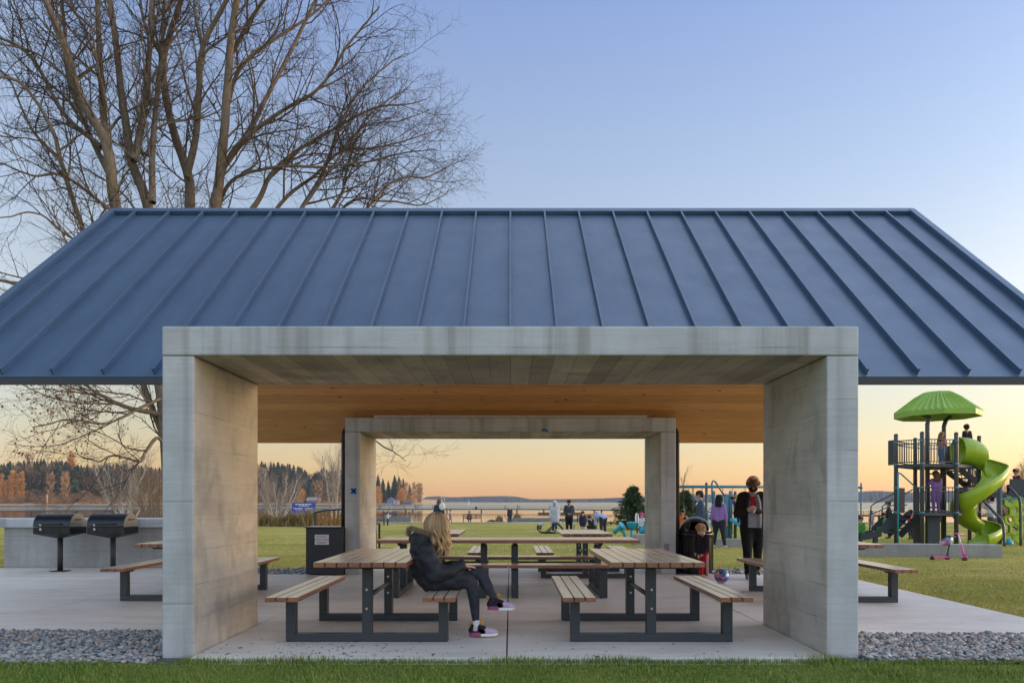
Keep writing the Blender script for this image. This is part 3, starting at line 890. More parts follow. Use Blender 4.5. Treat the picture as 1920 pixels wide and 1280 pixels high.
def near_fir(label, px, Y, H, Wd, seed):
    """a young fir with drooping sprays of needles"""
    rs = np.random.default_rng(seed)
    x = at(px, 0, Y).x; base = Vector((x, Y, gz(x, Y)))
    t = thing('fir_tree', label, 'tree', base)
    V = []; Fq = []
    tb = Tubes(); tb.add([(0,0,0),(0,0,H*.5),(0,0,H*.98)], [0.09, 0.05, 0.01], 6)
    z = 0.12
    while z < H * 0.97:
        f = 1 - z / H
        nb = int(7 + 6 * f)
        for i in range(nb):
            a = rs.uniform(0, 2*pi); L = Wd * (f ** 0.95) * rs.uniform(0.5, 1.2) + 0.10
            d = np.array([cos(a), sin(a), rs.uniform(0.05, 0.4)]); d /= np.linalg.norm(d)
            P = grow(rs, (0, 0, z), d, L, 6, 0.06, -0.03); tb.add(P, np.linspace(0.012, 0.003, 6), 3)
            for j in range(1, 6):
                for q in range(9):
                    p = P[j] + rs.normal(0, 0.05, 3)
                    n = rs.normal(0, 1, 3) + d * 1.3; n /= np.linalg.norm(n)
                    b = np.cross(n, rs.normal(0, 1, 3)); b /= np.linalg.norm(b)
                    l = rs.uniform(0.10, 0.22); w_ = rs.uniform(0.018, 0.04)
                    k = len(V); V += [p - b*w_, p + b*w_, p + n*l + b*w_*.3, p + n*l - b*w_*.3]; Fq.append([k, k+1, k+2, k+3])
        z += rs.uniform(0.07, 0.13)
    tb.build('trunk', M['bark'], t)
    np_mesh('crown', V, Fq, M['needle'], t)
    return t
near_fir('bushy dark green fir tree left of the rear right post', 1187, 46, 2.75, 1.55, 41)
near_fir('dark green fir tree under the left end of the swing beam', 1284, 44, 2.4, 1.5, 42)

def strands(rs, n, xf, hf, lean=0.25, w=0.012):
    """upright blades: xf gives the foot, hf the height"""
    V = np.zeros((n, 5, 3)); 
    P = xf(n); Hh = hf(n, P)
    a = rs.uniform(0, 2*pi, n); ln = rs.uniform(0, lean, n) * Hh
    side = np.stack([np.cos(a + pi/2), np.sin(a + pi/2), np.zeros(n)], 1) * (w * rs.uniform(0.6, 1.3, n))[:, None]
    ld = np.stack([np.cos(a), np.sin(a), np.zeros(n)], 1) * ln[:, None]
    up = np.zeros((n, 3)); up[:, 2] = Hh
    V[:, 0] = P - side; V[:, 1] = P + side
    V[:, 2] = P + up*0.55 + ld*0.35 + side*0.75; V[:, 3] = P + up*0.55 + ld*0.35 - side*0.75
    V[:, 4] = P + up + ld
    i = np.arange(n)[:, None] * 5
    F3 = np.concatenate([i + np.array([[0, 1, 2]]), i + np.array([[0, 2, 3]]), i + np.array([[3, 2, 4]])], 0)
    return V.reshape(-1, 3), F3

rs = np.random.default_rng(5)
# ornamental grasses by the sign
M['reed'] = make_blade('tall_grass', (0.26, 0.17, 0.08), (0.42, 0.27, 0.14), (0.24, 0.20, 0.06))
for i, (px, Y, H_, W_, col) in enumerate(((498, 58, 1.35, 2.0, 'reed'), (528, 57, 1.2, 1.8, 'reed'), (556, 57, 1.45, 1.7, 'reed'), (582, 56, 1.75, 1.5, 'reed'), (462, 58, 1.3, 2.0, 'reed'), (610, 57, 1.0, 1.5, 'reed'), (432, 58, 1.2, 2.0, 'reed'), (634, 58, 0.9, 1.5, 'reed'))):
    x = at(px, 0, Y).x; z = gz(x, Y)
    v, f = strands(rs, 900, lambda n: np.stack([rs.normal(0, W_*0.36, n), rs.normal(0, 0.4, n), np.zeros(n)], 1), lambda n, P: H_*rs.uniform(0.25, 1.0, n)**.8*np.exp(-(P[:, 0]/(W_*.5))**2), 1.3, 0.025)
    o = np_mesh('grass_clump', v, f, M[col]); o.location = (x, Y, z)
    tag(o, ['brown grass clump just right of the left pillar', 'olive grass clump below the leaning birch', 'green brown grass clump under the middle of the blue sign', 'tallest reddish grass clump in front of the blue sign right end', 'grass clump glimpsed at the left pillar edge', 'low green clump behind the slatted bench legs', 'grass clump hidden mostly by the left pillar', 'low clump behind the slatted bench near the downspout'][i], 'ornamental grass', 'grass clumps by the lakeside')
for i, (px, H_, W_) in enumerate(((922, 0.4, 0.9), (936, 0.95, 0.7), (970, 1.25, 0.8))):
    Y = 83; x = at(px, 0, Y).x; z = gz(x, Y)
    v, f = strands(rs, 420, lambda n: np.stack([rs.normal(0, W_*0.3, n), rs.normal(0, 0.15, n), np.zeros(n)], 1), lambda n, P: H_*rs.uniform(0.3, 1.0, n)*np.exp(-(P[:, 0]/(W_*.7))**2), 0.6, 0.05)
    o = np_mesh('grass_clump', v, f, M['reed']); o.location = (x, Y, z)
    tag(o, ['low green clump right of the lone lakeside bench', 'reddish clump between lakeside bench and the standing man', 'wispy clump growing above the long planter wall'][i], 'ornamental grass', 'grass clumps by the lakeside')

# ================================================================ near grass and lawn blades
def lawn_strip(n, x0, x1, y0, y1, h0, h1, name, mat, w, dens=None):
    def foot(n):
        x = rs.uniform(x0, x1, n); y = rs.uniform(y0, y1, n)
        z = np.array([lawn_z(a, b) for a, b in zip(x, y)])
        return np.stack([x, y, z - 0.004], 1)
    def hf(n, P):
        h = rs.uniform(h0, h1, n)
        cl = 0.75 + 0.5 * (np.sin(P[:, 0]*2.3 + 1.1*np.sin(P[:, 1]*3.1)) * np.sin(P[:, 0]*5.1 + P[:, 1]*4.0)) * 0.6
        return h * cl
    v, f = strands(rs, n, foot, hf, 0.8, w)
    return v, f
vs, fs, k = [], [], 0
def push(v, f):
    global k
    vs.append(v); fs.append(f + k); k += len(v)
push(*lawn_strip(52000, -5.0, 5.0, 4.55, 5.72, 0.018, 0.05, '', None, 0.0028))
push(*lawn_strip(5200, -2.60, 2.60, 5.66, 5.83, 0.03, 0.085, '', None, 0.003))
push(*lawn_strip(1500, -3.0, -2.45, 5.76, 5.90, 0.06, 0.15, '', None, 0.0035))
push(*lawn_strip(1500, 2.40, 3.0, 5.76, 5.90, 0.06, 0.15, '', None, 0.0035))
push(*lawn_strip(2600, -6.2, -2.86, 5.58, 5.76, 0.02, 0.055, '', None, 0.003))
push(*lawn_strip(2600, 2.86, 6.2, 5.68, 5.82, 0.02, 0.055, '', None, 0.003))
tag(np_mesh('grass', np.concatenate(vs), np.concatenate(fs), M['blade']), 'short green grass along the front of the shelter slab', 'grass', kind='stuff')
vs, fs, k = [], [], 0
push(*lawn_strip(30000, -13, 16, 12.6, 20, 0.02, 0.05, '', None, 0.006))
push(*lawn_strip(22000, 5.65, 12, 7.2, 13.5, 0.02, 0.045, '', None, 0.005))
push(*lawn_strip(16000, -16, 24, 20, 34, 0.03, 0.07, '', None, 0.012))
tag(np_mesh('lawn_grass', np.concatenate(vs), np.concatenate(fs), M['blade_dry']), 'yellowish mown grass of the lawn behind the shelter', 'grass', kind='stuff')

# ================================================================ river stones
def gravel(name, label, boxes, n_per, size, seed):
    r_ = np.random.default_rng(seed)
    bm = bmesh.new(); bmesh.ops.create_icosphere(bm, subdivisions=1 if size < 0.03 else 1, radius=1.0)
    bm.verts.ensure_lookup_table()
    V0 = np.array([v.co[:] for v in bm.verts]); F0 = np.array([[v.index for v in f.verts] for f in bm.faces]); bm.free()
    Vs, Fs, k = [], [], 0
    for (x0, x1, y0, y1) in boxes:
        n = int(n_per * (x1-x0) * (y1-y0))
        for i in range(n):
            s_ = size * r_.lognormal(0, 0.28)
            sc = np.array([s_*r_.uniform(.9, 1.5), s_*r_.uniform(.7, 1.1), s_*r_.uniform(.45, .75)])
            W_ = V0 * (1 + 0.16*np.sin(V0 @ r_.normal(0, 2.0, 3) + r_.uniform(0, 6)))[:, None] * sc
            a = r_.uniform(0, 2*pi); b = r_.normal(0, 0.3); ca, sa, cb, sb = cos(a), sin(a), cos(b), sin(b)
            Rm = np.array([[ca, -sa, 0], [sa, ca, 0], [0, 0, 1]]) @ np.array([[cb, 0, sb], [0, 1, 0], [-sb, 0, cb]])
            p = np.array([r_.uniform(x0, x1), r_.uniform(y0, y1), r_.uniform(-0.035, 0.012)])
            Vs.append(W_ @ Rm.T + p); Fs.append(F0 + k); k += len(V0)
    return tag(np_mesh(name, np.concatenate(Vs), np.concatenate(Fs), M['stone'], smooth=True), label, 'gravel', kind='stuff')
gravel('gravel', 'blue grey river stones left of the front portal', [(-6.1, -2.88, 5.66, 7.04)], 2600, 0.0165, 1)
gravel('gravel', 'grey river stones right of the front portal', [(2.88, 6.0, 5.78, 6.89)], 2400, 0.0175, 2)
gravel('gravel', 'thin strip of river stones behind the slab', [(-6.0, -2.88, 12.47, 13.4), (2.88, 5.7, 12.47, 13.3)], 420, 0.032, 3)
gb = MB(); gb.box(-9, -2.60, 5.70, 7.06, -0.2, -0.022); gb.box(2.60, 8, 5.80, 6.89, -0.2, -0.022); gb.box(-6.1, -2.6, 12.46, 13.45, -0.2, -0.03); gb.box(2.6, 5.8, 12.46, 13.35, -0.2, -0.03)
tag(gb.build('gravel_bed', paint('stone_bed', (0.07, 0.07, 0.072), 0.95, 0.3, 60)), kind='structure')

# ================================================================ far shores
def shore_pt(px):
    """shoreline of the left bay, as depth by picture column"""
    return np.interp(px, [-500, 0, 150, 300, 480, 640, 720, 795], [640, 700, 715, 740, 790, 850, 890, 930])
def far_z(x, y):
    px = CX + F * x / y
    d = y - shore_pt(px)
    if px > 795: d -= (px - 795) * 6
    if d < 0: return -3.4 + d * 0.08
    return -3.3 + min(d, 70) * 0.05 + max(0, min(d - 70, 200)) * float(np.interp(px, [0, 300, 640, 800], [0.075, 0.06, 0.03, 0.015]))
pxs = np.linspace(-520, 830, 70); ds = [-12, -3, 0, 4, 15, 40, 70, 110, 160, 220, 300, 420]
V = []
for d in ds:
    for px in pxs:
        y = shore_pt(px) + d; x = (px - CX) * y / F
        V.append((x, y, far_z(x, y)))
n = len(pxs)
Fq = [(j*n+i, j*n+i+1, (j+1)*n+i+1, (j+1)*n+i) for j in range(len(ds)-1) for i in range(n-1)]
tag(np_mesh('far_shore', V, Fq, paint('reed_bank', (0.50, 0.31, 0.15), 0.95, 0.35, 0.05), smooth=True), kind='structure')

def conifer_arr(rs, H, W_, n):
    """jagged conifer as loose triangles"""
    z = H * (0.06 + 0.94 * rs.uniform(0, 1, n) ** 1.15)
    f = 1 - z / H
    a = rs.uniform(0, 2*pi, n); r_ = W_ * (f ** 0.8) * rs.uniform(0.25, 1.1, n) + 0.15
    c = np.stack([r_*np.cos(a), r_*np.sin(a), z], 1)
    s_ = (0.35 + 1.2 * f) * W_ * 0.26
    o = np.stack([np.cos(a), np.sin(a), -0.5 + 0*a], 1)
    t = np.stack([-np.sin(a), np.cos(a), 0*a], 1)
    A = c + t*s_[:, None]*.8; B = c - t*s_[:, None]*.8; C = c + o*s_[:, None]*1.3; D = c - o*s_[:, None]*0.9 + np.array([0, 0, 1])*s_[:, None]*1.2
    V = np.stack([A, C, B, D], 1).reshape(-1, 3)
    return V, np.arange(4*n).reshape(-1, 4)
def brush_arr(rs, H, W_, n, egg=0.6):
    """bare crown as fine upright slivers"""
    z = H * rs.uniform(0.05, 1.0, n)
    rr = W_ * np.sqrt(np.clip(1 - ((z/H - egg)/max(egg, 1-egg)) ** 2, 0.02, 1)) * np.sqrt(rs.uniform(0, 1, n))
    a = rs.uniform(0, 2*pi, n)
    c = np.stack([rr*np.cos(a), rr*np.sin(a), z], 1)
    l = H * rs.uniform(0.05, 0.16, n); w_ = l * rs.uniform(0.07, 0.16, n)
    d = c*np.array([0.5, 0.5, 0])/max(W_, .1) + np.array([0, 0, 1.0]) + rs.normal(0, 0.25, (n, 3)); d /= np.linalg.norm(d, axis=1, keepdims=True)
    t = np.cross(d, rs.normal(0, 1, (n, 3))); t /= np.linalg.norm(t, axis=1, keepdims=True)
    V = np.stack([c - t*w_[:, None], c + t*w_[:, None], c + d*l[:, None] + t*w_[:, None]*.3, c + d*l[:, None] - t*w_[:, None]*.3], 1).reshape(-1, 3)
    return V, np.arange(4*n).reshape(-1, 4)

rs = np.random.default_rng(77)
TOPX = [-520, 0, 60, 110, 150, 200, 250, 300, 400, 480, 560, 585, 600, 640, 690, 720, 760, 790]
TOPY = [868, 864, 862, 860, 870, 866, 868, 874, 868, 862, 870, 890, 873, 880, 893, 897, 903, 912]
def far_place(px, d):
    y = float(shore_pt(px)) + d; x = (px - CX) * y / F
    return x, y, far_z(x, y)
Vs, Fs, Ms, k = [], [], [], 0
def wood_add(v, f, p, m):
    global k
    Vs.append(v + np.array(p)); Fs.append(f + k); Ms.append(np.full(len(f), m)); k += len(v)
for i in range(900):
    px = rs.uniform(-480, 690); d = rs.uniform(60, 240)
    x, y, z = far_place(px, d)
    ztop = EYE - (np.interp(px, TOPX, TOPY) + rs.exponential(9) + 1.0 - CY) * y / F
    H_ = max(10, ztop - z)
    if rs.uniform() < 0.80: v, f = conifer_arr(rs, H_, H_*rs.uniform(0.15, 0.26), 360); m = 0
    else: v, f = brush_arr(rs, H_*0.85, H_*rs.uniform(0.2, 0.3), 330); m = 1 if rs.uniform() < 0.2 else 2
    wood_add(v, f, (x, y, z), m)
for i in range(640):
    px = rs.uniform(-480, 700); d = rs.uniform(2, 62)
    x, y, z = far_place(px, d)
    H_ = (5 + 6.5*d/60) * rs.uniform(0.6, 1.15)
    v, f = brush_arr(rs, H_, H_*rs.uniform(0.5, 0.9), 340, 0.45)
    wood_add(v, f, (x, y, z), rs.choice([1, 2, 2]))
tag(np_mesh('woodland', np.concatenate(Vs), np.concatenate(Fs), [M['needle_far'], M['brush'], M['brush_dark']], mi=np.concatenate(Ms)), 'mixed conifer and bare brush woodland along the far left shore', 'woodland', kind='stuff')

def far_tree(px, d, top, kind, label, wide, group):
    x, y, z = far_place(px, d)
    ztop = EYE - (top - CY) * y / F; H_ = ztop - z
    t = thing('conifer_tree' if kind == 'c' else 'bare_tree', label, 'tree', (x, y, z), 0, group)
    W_ = wide * 0.5 * y / F
    tb = Tubes(); tb.add([(0,0,-.5),(0,0,H_*.5),(0,0,H_*.9)], [H_*.014+.1, H_*.01+.05, 0.06], 6)
    if kind == 'c': v, f = conifer_arr(rs, H_, W_*1.3, 620); m = M['needle_far']
    elif kind == 'w': v, f = brush_arr(rs, H_, W_, 900, 0.45); m = M['willow']
    else: v, f = brush_arr(rs, H_, W_, 260, 0.55); m = M['brush']
    tb.build('trunk', M['bark'], t); np_mesh('crown', v, f, m, t)
for px, top, wd in ((709, 890, 14), (718, 897, 14), (728, 901, 12), (740, 891, 17), (748, 893, 15), (756, 897, 13), (768, 907, 9), (700, 894, 14), (690, 896, 14)):
    far_tree(px, 25 + (px*7) % 30, top, 'c', 'dark conifer on the wooded point across the bay', wd, 'conifers on the wooded point')
for px, top, wd in ((752, 903, 14), (762, 906, 12), (776, 905, 9), (784, 908, 11), (788, 907, 8)):
    far_tree(px, 20, top, 'b', 'tall bare tree near the tip of the wooded point', wd, 'bare trees on the wooded point')
for px, top, wd in ((708, 914, 18), (754, 917, 18), (773, 929, 17), (748, 925, 12)):
    far_tree(px, 8, top, 'w', 'round orange willow at the water edge of the point', wd, 'orange willows on the point')
for px, top, wd in ((3, 893, 2.6), (12, 904, 2.4), (19, 895, 2.4), (24, 888, 5), (34, 893, 2.4), (37, 896, 3), (42, 889, 1.8)):
    far_tree(px, 34, top, 'w', 'narrow orange poplar on the far left shore', wd, 'orange poplars')
for px, top, wd in ((95, 888, 14), (122, 887, 14)):
    far_tree(px, 34, top, 'b', ['pale bare tree left of a similar one on the far shore', 'pale bare tree right of a similar one on the far shore'][px > 100], wd, 'pale bare trees')
far_tree(55, 200, 853, 'b', 'wide bare tree crown above the far left conifers', 17, None)
far_tree(134, 200, 853, 'w', 'single orange poplar poking above the far left ridge', 9, None)
for px, top, wd, kd in ((505, 905, 26, 'b'), (566, 918, 18, 'w'), (595, 903, 24, 'b'), (627, 910, 26, 'b'), (580, 905, 16, 'c')):
    far_tree(px, 30, top, kd, {505: 'reddish bare tree behind the leaning white birch', 566: 'golden orange tree above the blue sign', 595: 'orange bare tree left of the tall white birch', 627: 'reddish bare tree behind the tall white birch', 580: 'dark conifer between golden and orange trees'}[px], wd, 'trees beyond the bay')

# ridge across the lake
def ridge(name, pts, Y, depth, mat, seed):
    """pts: px, py of the skyline"""
    r_ = np.random.default_rng(seed)
    px = np.arange(pts[0][0], pts[-1][0], 1.6)
    top = np.interp(px, [p[0] for p in pts], [p[1] for p in pts]) - np.abs(r_.normal(0, 0.35, len(px))) + 0.3
    x = (px - CX) * Y / F; zt = EYE - (top - CY) * Y / F
    V = []
    for fr, dz in ((0, 0.0), (0.1, 0.35), (0.35, 0.7), (0.7, 1.0), (1.0, 0.3)):
        for i in range(len(px)):
            jit = r_.normal(0, 1.2) if 0 < dz < 1 else 0
            V.append((x[i] * (1 + fr*depth/Y), Y + fr*depth, -3.8 + (zt[i] + 3.8)*dz*(1 + (fr*depth/Y if dz == 1 else 0)) + jit))
    n = len(px)
    Fq = [(j*n+i, j*n+i+1, (j+1)*n+i+1, (j+1)*n+i) for j in range(4) for i in range(n-1)]
    return tag(np_mesh(name, V, Fq, mat, smooth=False), kind='structure')
M['hill'] = paint('wooded_hill', (0.045, 0.055, 0.05), 0.95, 0.4, 0.02)
ridge('far_hills', [(786, 940), (792, 935), (800, 931), (818, 930), (845, 932), (880, 931), (905, 930), (925, 930), (945, 929.5), (970, 931), (985, 934), (1000, 936), (1040, 938), (1060, 940)], 2150, 420, M['hill'], 1)
ridge('far_ridge', [(900, 938), (985, 936), (1060, 935.5), (1120, 934.5), (1180, 932), (1230, 931), (1300, 928), (1345, 927), (1380, 928), (1440, 926), (1520, 923), (1612, 922), (1640, 920), (1665, 921), (1700, 923), (1760, 922), (1840, 920), (1920, 922), (2100, 918), (2600, 915)], 1900, 500, M['hill'], 2)
# ================================================================ barbecue counter and grills
M['black'] = paint('black_enamel', (0.006, 0.007, 0.010), 0.25, 0.1, 40)
M['black_matt'] = paint('black_steel', (0.018, 0.019, 0.022), 0.5, 0.15, 40)
t = thing('barbecue_counter', 'long grey concrete counter behind the two barbecue grills', 'counter', (-7.0, 13.8, 0))
b = MB(); b.box(-9.58, -5.6, 13.62, 14.25, -0.25, 0.76); b.build('base', M['conc_low'], t, org=(-7.0, 13.8, 0), bevel=0.01)
b = MB(); b.box(-10.6, -5.5, 13.50, 14.40, 0.765, 0.93); b.build('counter_top', M['conc_face'], t, org=(-7.0, 13.8, 0), bevel=0.015)

def grill(label, px):
    Y = 12.95; X = (px - CX) * Y / F
    t = thing('barbecue_grill', label, 'barbecue', (X, Y, 0), 0, 'pedestal barbecue grills')
    b = MB(); b.tube([(0, 0, 0.0), (0, 0, 0.60)], 0.045, 16); b.build('pedestal', M['black_matt'], t)
    b = MB(); b.box(-0.13, 0.13, -0.11, 0.11, 0.0, 0.014)
    b.build('base_plate', M['black_matt'], t, bevel=0.004)
    W = 0.325
    b = MB()   # tapered tray below
    z0, z1 = 0.60, 0.68
    v = [(-.05,-.05,z0),(.05,-.05,z0),(.05,.05,z0),(-.05,.05,z0),(-W,-.24,z1),(W,-.24,z1),(W,.24,z1),(-W,.24,z1)]
    b.add(v, [(0,3,2,1),(0,1,5,4),(1,2,6,5),(2,3,7,6),(3,0,4,7),(4,5,6,7)])
    b.build('tray', M['black_matt'], t)
    b = MB(); b.box(-W, W, -0.25, 0.25, 0.682, 0.80)
    for x in (-0.30, -0.15, 0.0, 0.15, 0.30): b.box(x-.012, x+.012, -0.256, -0.25, 0.69, 0.79)
    b.build('firebox', M['black'], t, bevel=0.006)
    # half-round hood
    b = MB(); n = 18; prof = []
    for i in range(n + 1):
        a = pi * i / n; prof.append((-0.25*cos(a), 0.83 + 0.21*sin(a)))
    prof = [(-0.25, 0.806)] + prof + [(0.25, 0.806)]
    k = len(prof)
    v = [(-W, y, z) for y, z in prof] + [(W, y, z) for y, z in prof]
    b.add(v, [(i, i+1, k+i+1, k+i) for i in range(k-1)], 0, True)
    b.add(v, [tuple(range(k)), tuple(range(k, 2*k))[::-1]], 1, False)
    hood = b.build('hood', [M['black'], paint('brushed_end_plate', (0.30, 0.27, 0.22), 0.35, 0.15, metal=0.6)], t)
    b = MB(); b.tube([(W+.004, -0.1, 0.93), (W+.004, 0.1, 0.93)], 0.012, 6); b.build('vent', M['black_matt'], hood)
    b = MB(); b.tube([(-W*.55, -0.285, 0.86), (W*.55, -0.285, 0.86)], 0.011, 8)
    for x in (-W*.5, W*.5): b.tube([(x, -0.25, 0.86), (x, -0.288, 0.86)], 0.009, 6)
    b.build('handle', M['black_matt'], hood)
    for z in (0.845, 0.765):
        b = MB(); b.box(-0.20, -0.17, -0.268, -0.25, z-.02, z+.02); b.build('latch', M['zinc'], t)
    return t
grill('black pedestal barbecue grill nearer the left edge of the picture', 113)
grill('black pedestal barbecue grill nearer the left concrete pillar', 212)

# ================================================================ cabinet with the CAUTION sign
t = thing('coal_cabinet', 'black metal cabinet with a white CAUTION sign beside rear post', 'cabinet', (-3.18, 12.3, 0))
b = MB(); b.box(-0.31, 0.315, -0.02, 0.52, 0.015, 0.80); b.build('body', M['black_matt'], t, bevel=0.008)
b = MB(); b.box(-0.325, 0.318, -0.035, 0.54, 0.803, 0.822); b.build('lid', M['black'], t, bevel=0.004)
b = MB(); b.box(-0.155, 0.085, -0.026, -0.022, 0.52, 0.69)
sg = b.build('sign_plate', paint('white_sign', (0.62, 0.62, 0.66), 0.45, 0.04), t)
def text_mesh(txt, size, loc, rot, mat, parent, ext=0.001, name='lettering', bold=False, org=None):
    cu = bpy.data.curves.new('txt', 'FONT'); cu.body = txt; cu.size = size; cu.align_x = 'CENTER'; cu.align_y = 'CENTER'
    cu.extrude = ext; cu.offset = 0.012 * size * (0.9 if bold else 0.3)
    o = bpy.data.objects.new('txt', cu); COL.objects.link(o)
    bpy.context.view_layer.update()
    me = bpy.data.meshes.new_from_object(o.evaluated_get(bpy.context.evaluated_depsgraph_get()))
    bpy.data.objects.remove(o)
    me.materials.clear(); me.materials.append(mat)
    q = bpy.data.objects.new(name, me); COL.objects.link(q)
    q.location = loc; q.rotation_euler = rot; q.parent = parent
    return q
red = paint('sign_red', (0.50, 0.03, 0.06), 0.5); dk = paint('sign_dark', (0.10, 0.10, 0.14), 0.5)
text_mesh('CAUTION', 0.052, (-0.035, -0.0275, 0.605), (pi/2, 0, 0), red, sg, bold=True)
def small_print(rows, y, mat, parent, seed):
    """rows of print too small to read: (x0, x1, z, height)"""
    r_ = random.Random(seed); b = MB()
    for x0, x1, z, h in rows:
        x = x0
        while x < x1:
            w_ = min(r_.uniform(.8, 3.2)*h, x1 - x); b.box(x, x + w_, y - .0012, y, z - h/2, z + h/2); x += w_ + h*.55
    b.build('small_print', mat, parent)
small_print([(-.125, .055, .655, .013), (-.125, .055, .560, .012), (-.10, .03, .540, .008)], -.0275, dk, sg, 2)

# ================================================================ rubbish bin with dome hood
t = thing('rubbish_bin', 'glossy black rubbish bin with domed hood behind the toddler', 'bin', (3.24, 12.62, 0))
prof = [(0.001, 0.02), (0.275, 0.02), (0.285, 0.05), (0.295, 0.62), (0.30, 0.66), (0.315, 0.665), (0.318, 0.70), (0.30, 0.715)]
b = MB(); b.lathe(prof, 40)
bd = b.build('body', M['black'], t)
b = MB()
for i in range(36):
    a = 2*pi*i/36; b.bar((0.297*cos(a), 0.297*sin(a), 0.06), (0.303*cos(a), 0.303*sin(a), 0.64), 0.02, 0.012, up=(cos(a), sin(a), 0))
b.build('slats', M['black'], bd)
b = MB(); n = 20; prof = [(0.285*cos(i*pi/2/n)+1e-5, 0.72 + 0.27*sin(i*pi/2/n)) for i in range(n+1)]
N_ = 40; v = []; f = []
for (r_, z) in prof:
    for j in range(N_): v.append((r_*cos(2*pi*j/N_), r_*sin(2*pi*j/N_), z))
for i in range(n):
    for j in range(N_):
        a = 2*pi*(j+.5)/N_ - 1.5*pi
        if abs(((a + pi) % (2*pi)) - pi) < 0.55 and 2 <= i <= 9: continue
        j2 = (j+1) % N_; f.append((i*N_+j, i*N_+j2, (i+1)*N_+j2, (i+1)*N_+j))
b.add(v, f, 0, True)
hd = b.build('hood', M['black'], t); md = hd.modifiers.new('s', 'SOLIDIFY'); md.thickness = 0.012; md.offset = -1

# ================================================================ lakeside benches
M['bench_wood'] = make_wood('bench_slat', (0.22, 0.09, 0.035), (0.36, 0.16, 0.06), (0.45, 0.21, 0.09), 'X')
def park_bench(label, X, Y, W, rz=0, hs=1.0, z=None):
    t = thing('park_bench', label, 'bench', (X, Y, gz(X, Y) + 0.02 if z is None else z), rz, 'slatted park benches facing the lake')
    b = MB(); n = int(W / 0.105)
    for i in range(n):
        x = -W/2 + (i + .5) * W / n; arch = 0.07 * (1 - (2*x/W)**2)
        b.bar((x, -0.02, 0.47*hs), (x, -0.14, (0.88 + arch)*hs), 0.055, 0.02, up=(0, 1, 0))
    b.build('backrest', M['bench_wood'], t)
    b = MB()
    for i in range(5): b.box(-W/2, W/2, 0.02 + i*0.095, 0.10 + i*0.095, 0.43*hs, 0.455*hs)
    b.build('seat', M['bench_wood'], t)
    for s in (-1, 1):
        b = MB(); x = s*W/2
        b.tube([(x, -0.05, 0), (x, -0.03, 0.45*hs), (x, -0.16, 0.90*hs)], 0.03, 8)
        b.tube([(x, 0.46, 0), (x, 0.46, 0.62*hs), (x, 0.40, 0.66*hs), (x, -0.08, 0.66*hs)], 0.028, 8)
        b.build('end_frame', M['steel'], t)
    b = MB()
    pts = [(-W/2 + W*i/12, -0.14, (0.89 + 0.07*(1 - (2*i/12-1)**2))*hs) for i in range(13)]
    b.tube(pts, 0.022, 8); b.tube([(-W/2, -0.02, 0.46*hs), (W/2, -0.02, 0.46*hs)], 0.022, 8)
    b.build('rail', M['steel'], t)
    return t
park_bench('slatted wooden bench rising behind the black CAUTION cabinet', -4.11, 18.0, 1.5, 0, 1.18)
park_bench('lakeside bench with one person sitting on it', at(885.5, 0, 80).x, 80.0, 2.0)
park_bench('lakeside bench beside the low wall, cut off by the rear left post', at(690, 0, 62).x, 62.0, 2.7)
park_bench('lakeside bench behind the child in the dark coat', at(1102, 0, 78).x, 78.0, 2.2)

# ================================================================ blue notice board
Yb = 60.0
xc = at(569.5, 0, Yb).x; zb = gz(xc, Yb)
t = thing('blue_sign', 'wide blue park notice board with white lettering behind grasses', 'sign', (xc, Yb, zb))
b = MB(); b.box(-0.98, 0.98, -0.02, 0.02, 0.85, 1.92); pn = b.build('panel', paint('sign_blue', (0.03, 0.075, 0.42), 0.5, 0.05), t)
wh = paint('sign_white', (0.75, 0.77, 0.85), 0.5)
small_print([(-.70, .70, 1.80, .085), (-.42, .42, 1.67, .075), (-.86, -.05, 1.47, .065), (.10, .84, 1.47, .06), (-.70, -.10, 1.36, .055), (.10, .70, 1.36, .05)], -.0215, wh, pn, 5)
for s in (-1, 1):
    b = MB(); b.box(s*0.9-.04, s*0.9+.04, 0.025, 0.1, 0, 1.9); b.build('post', M['steel'], t)

# ================================================================ lakeside walls
def low_wall(label, pxa, pxb, Y, top, h):
    xa, xb = at(pxa, 0, Y).x, at(pxb, 0, Y).x
    z = EYE - (top - CY) * Y / F
    b = MB(); b.box(xa, xb, Y, Y + 0.5, z - h, z)
    tag(b.build('low_wall', paint('weathered_wall', (0.19, 0.185, 0.165), 0.9, 0.3, 3), org=((xa+xb)/2, Y, z - h), bevel=0.02), label, 'wall', 'low walls along the lakeside path')
low_wall('low grey wall right of the cut-off lakeside bench', 640, 770, 81.8, 968, 0.9)
low_wall('long dark planter wall behind the man standing on the path', 950, 1046, 81.8, 970.5, 0.9)
low_wall('low wall behind the white-coated woman', 1052, 1130, 82.4, 972, 0.9)

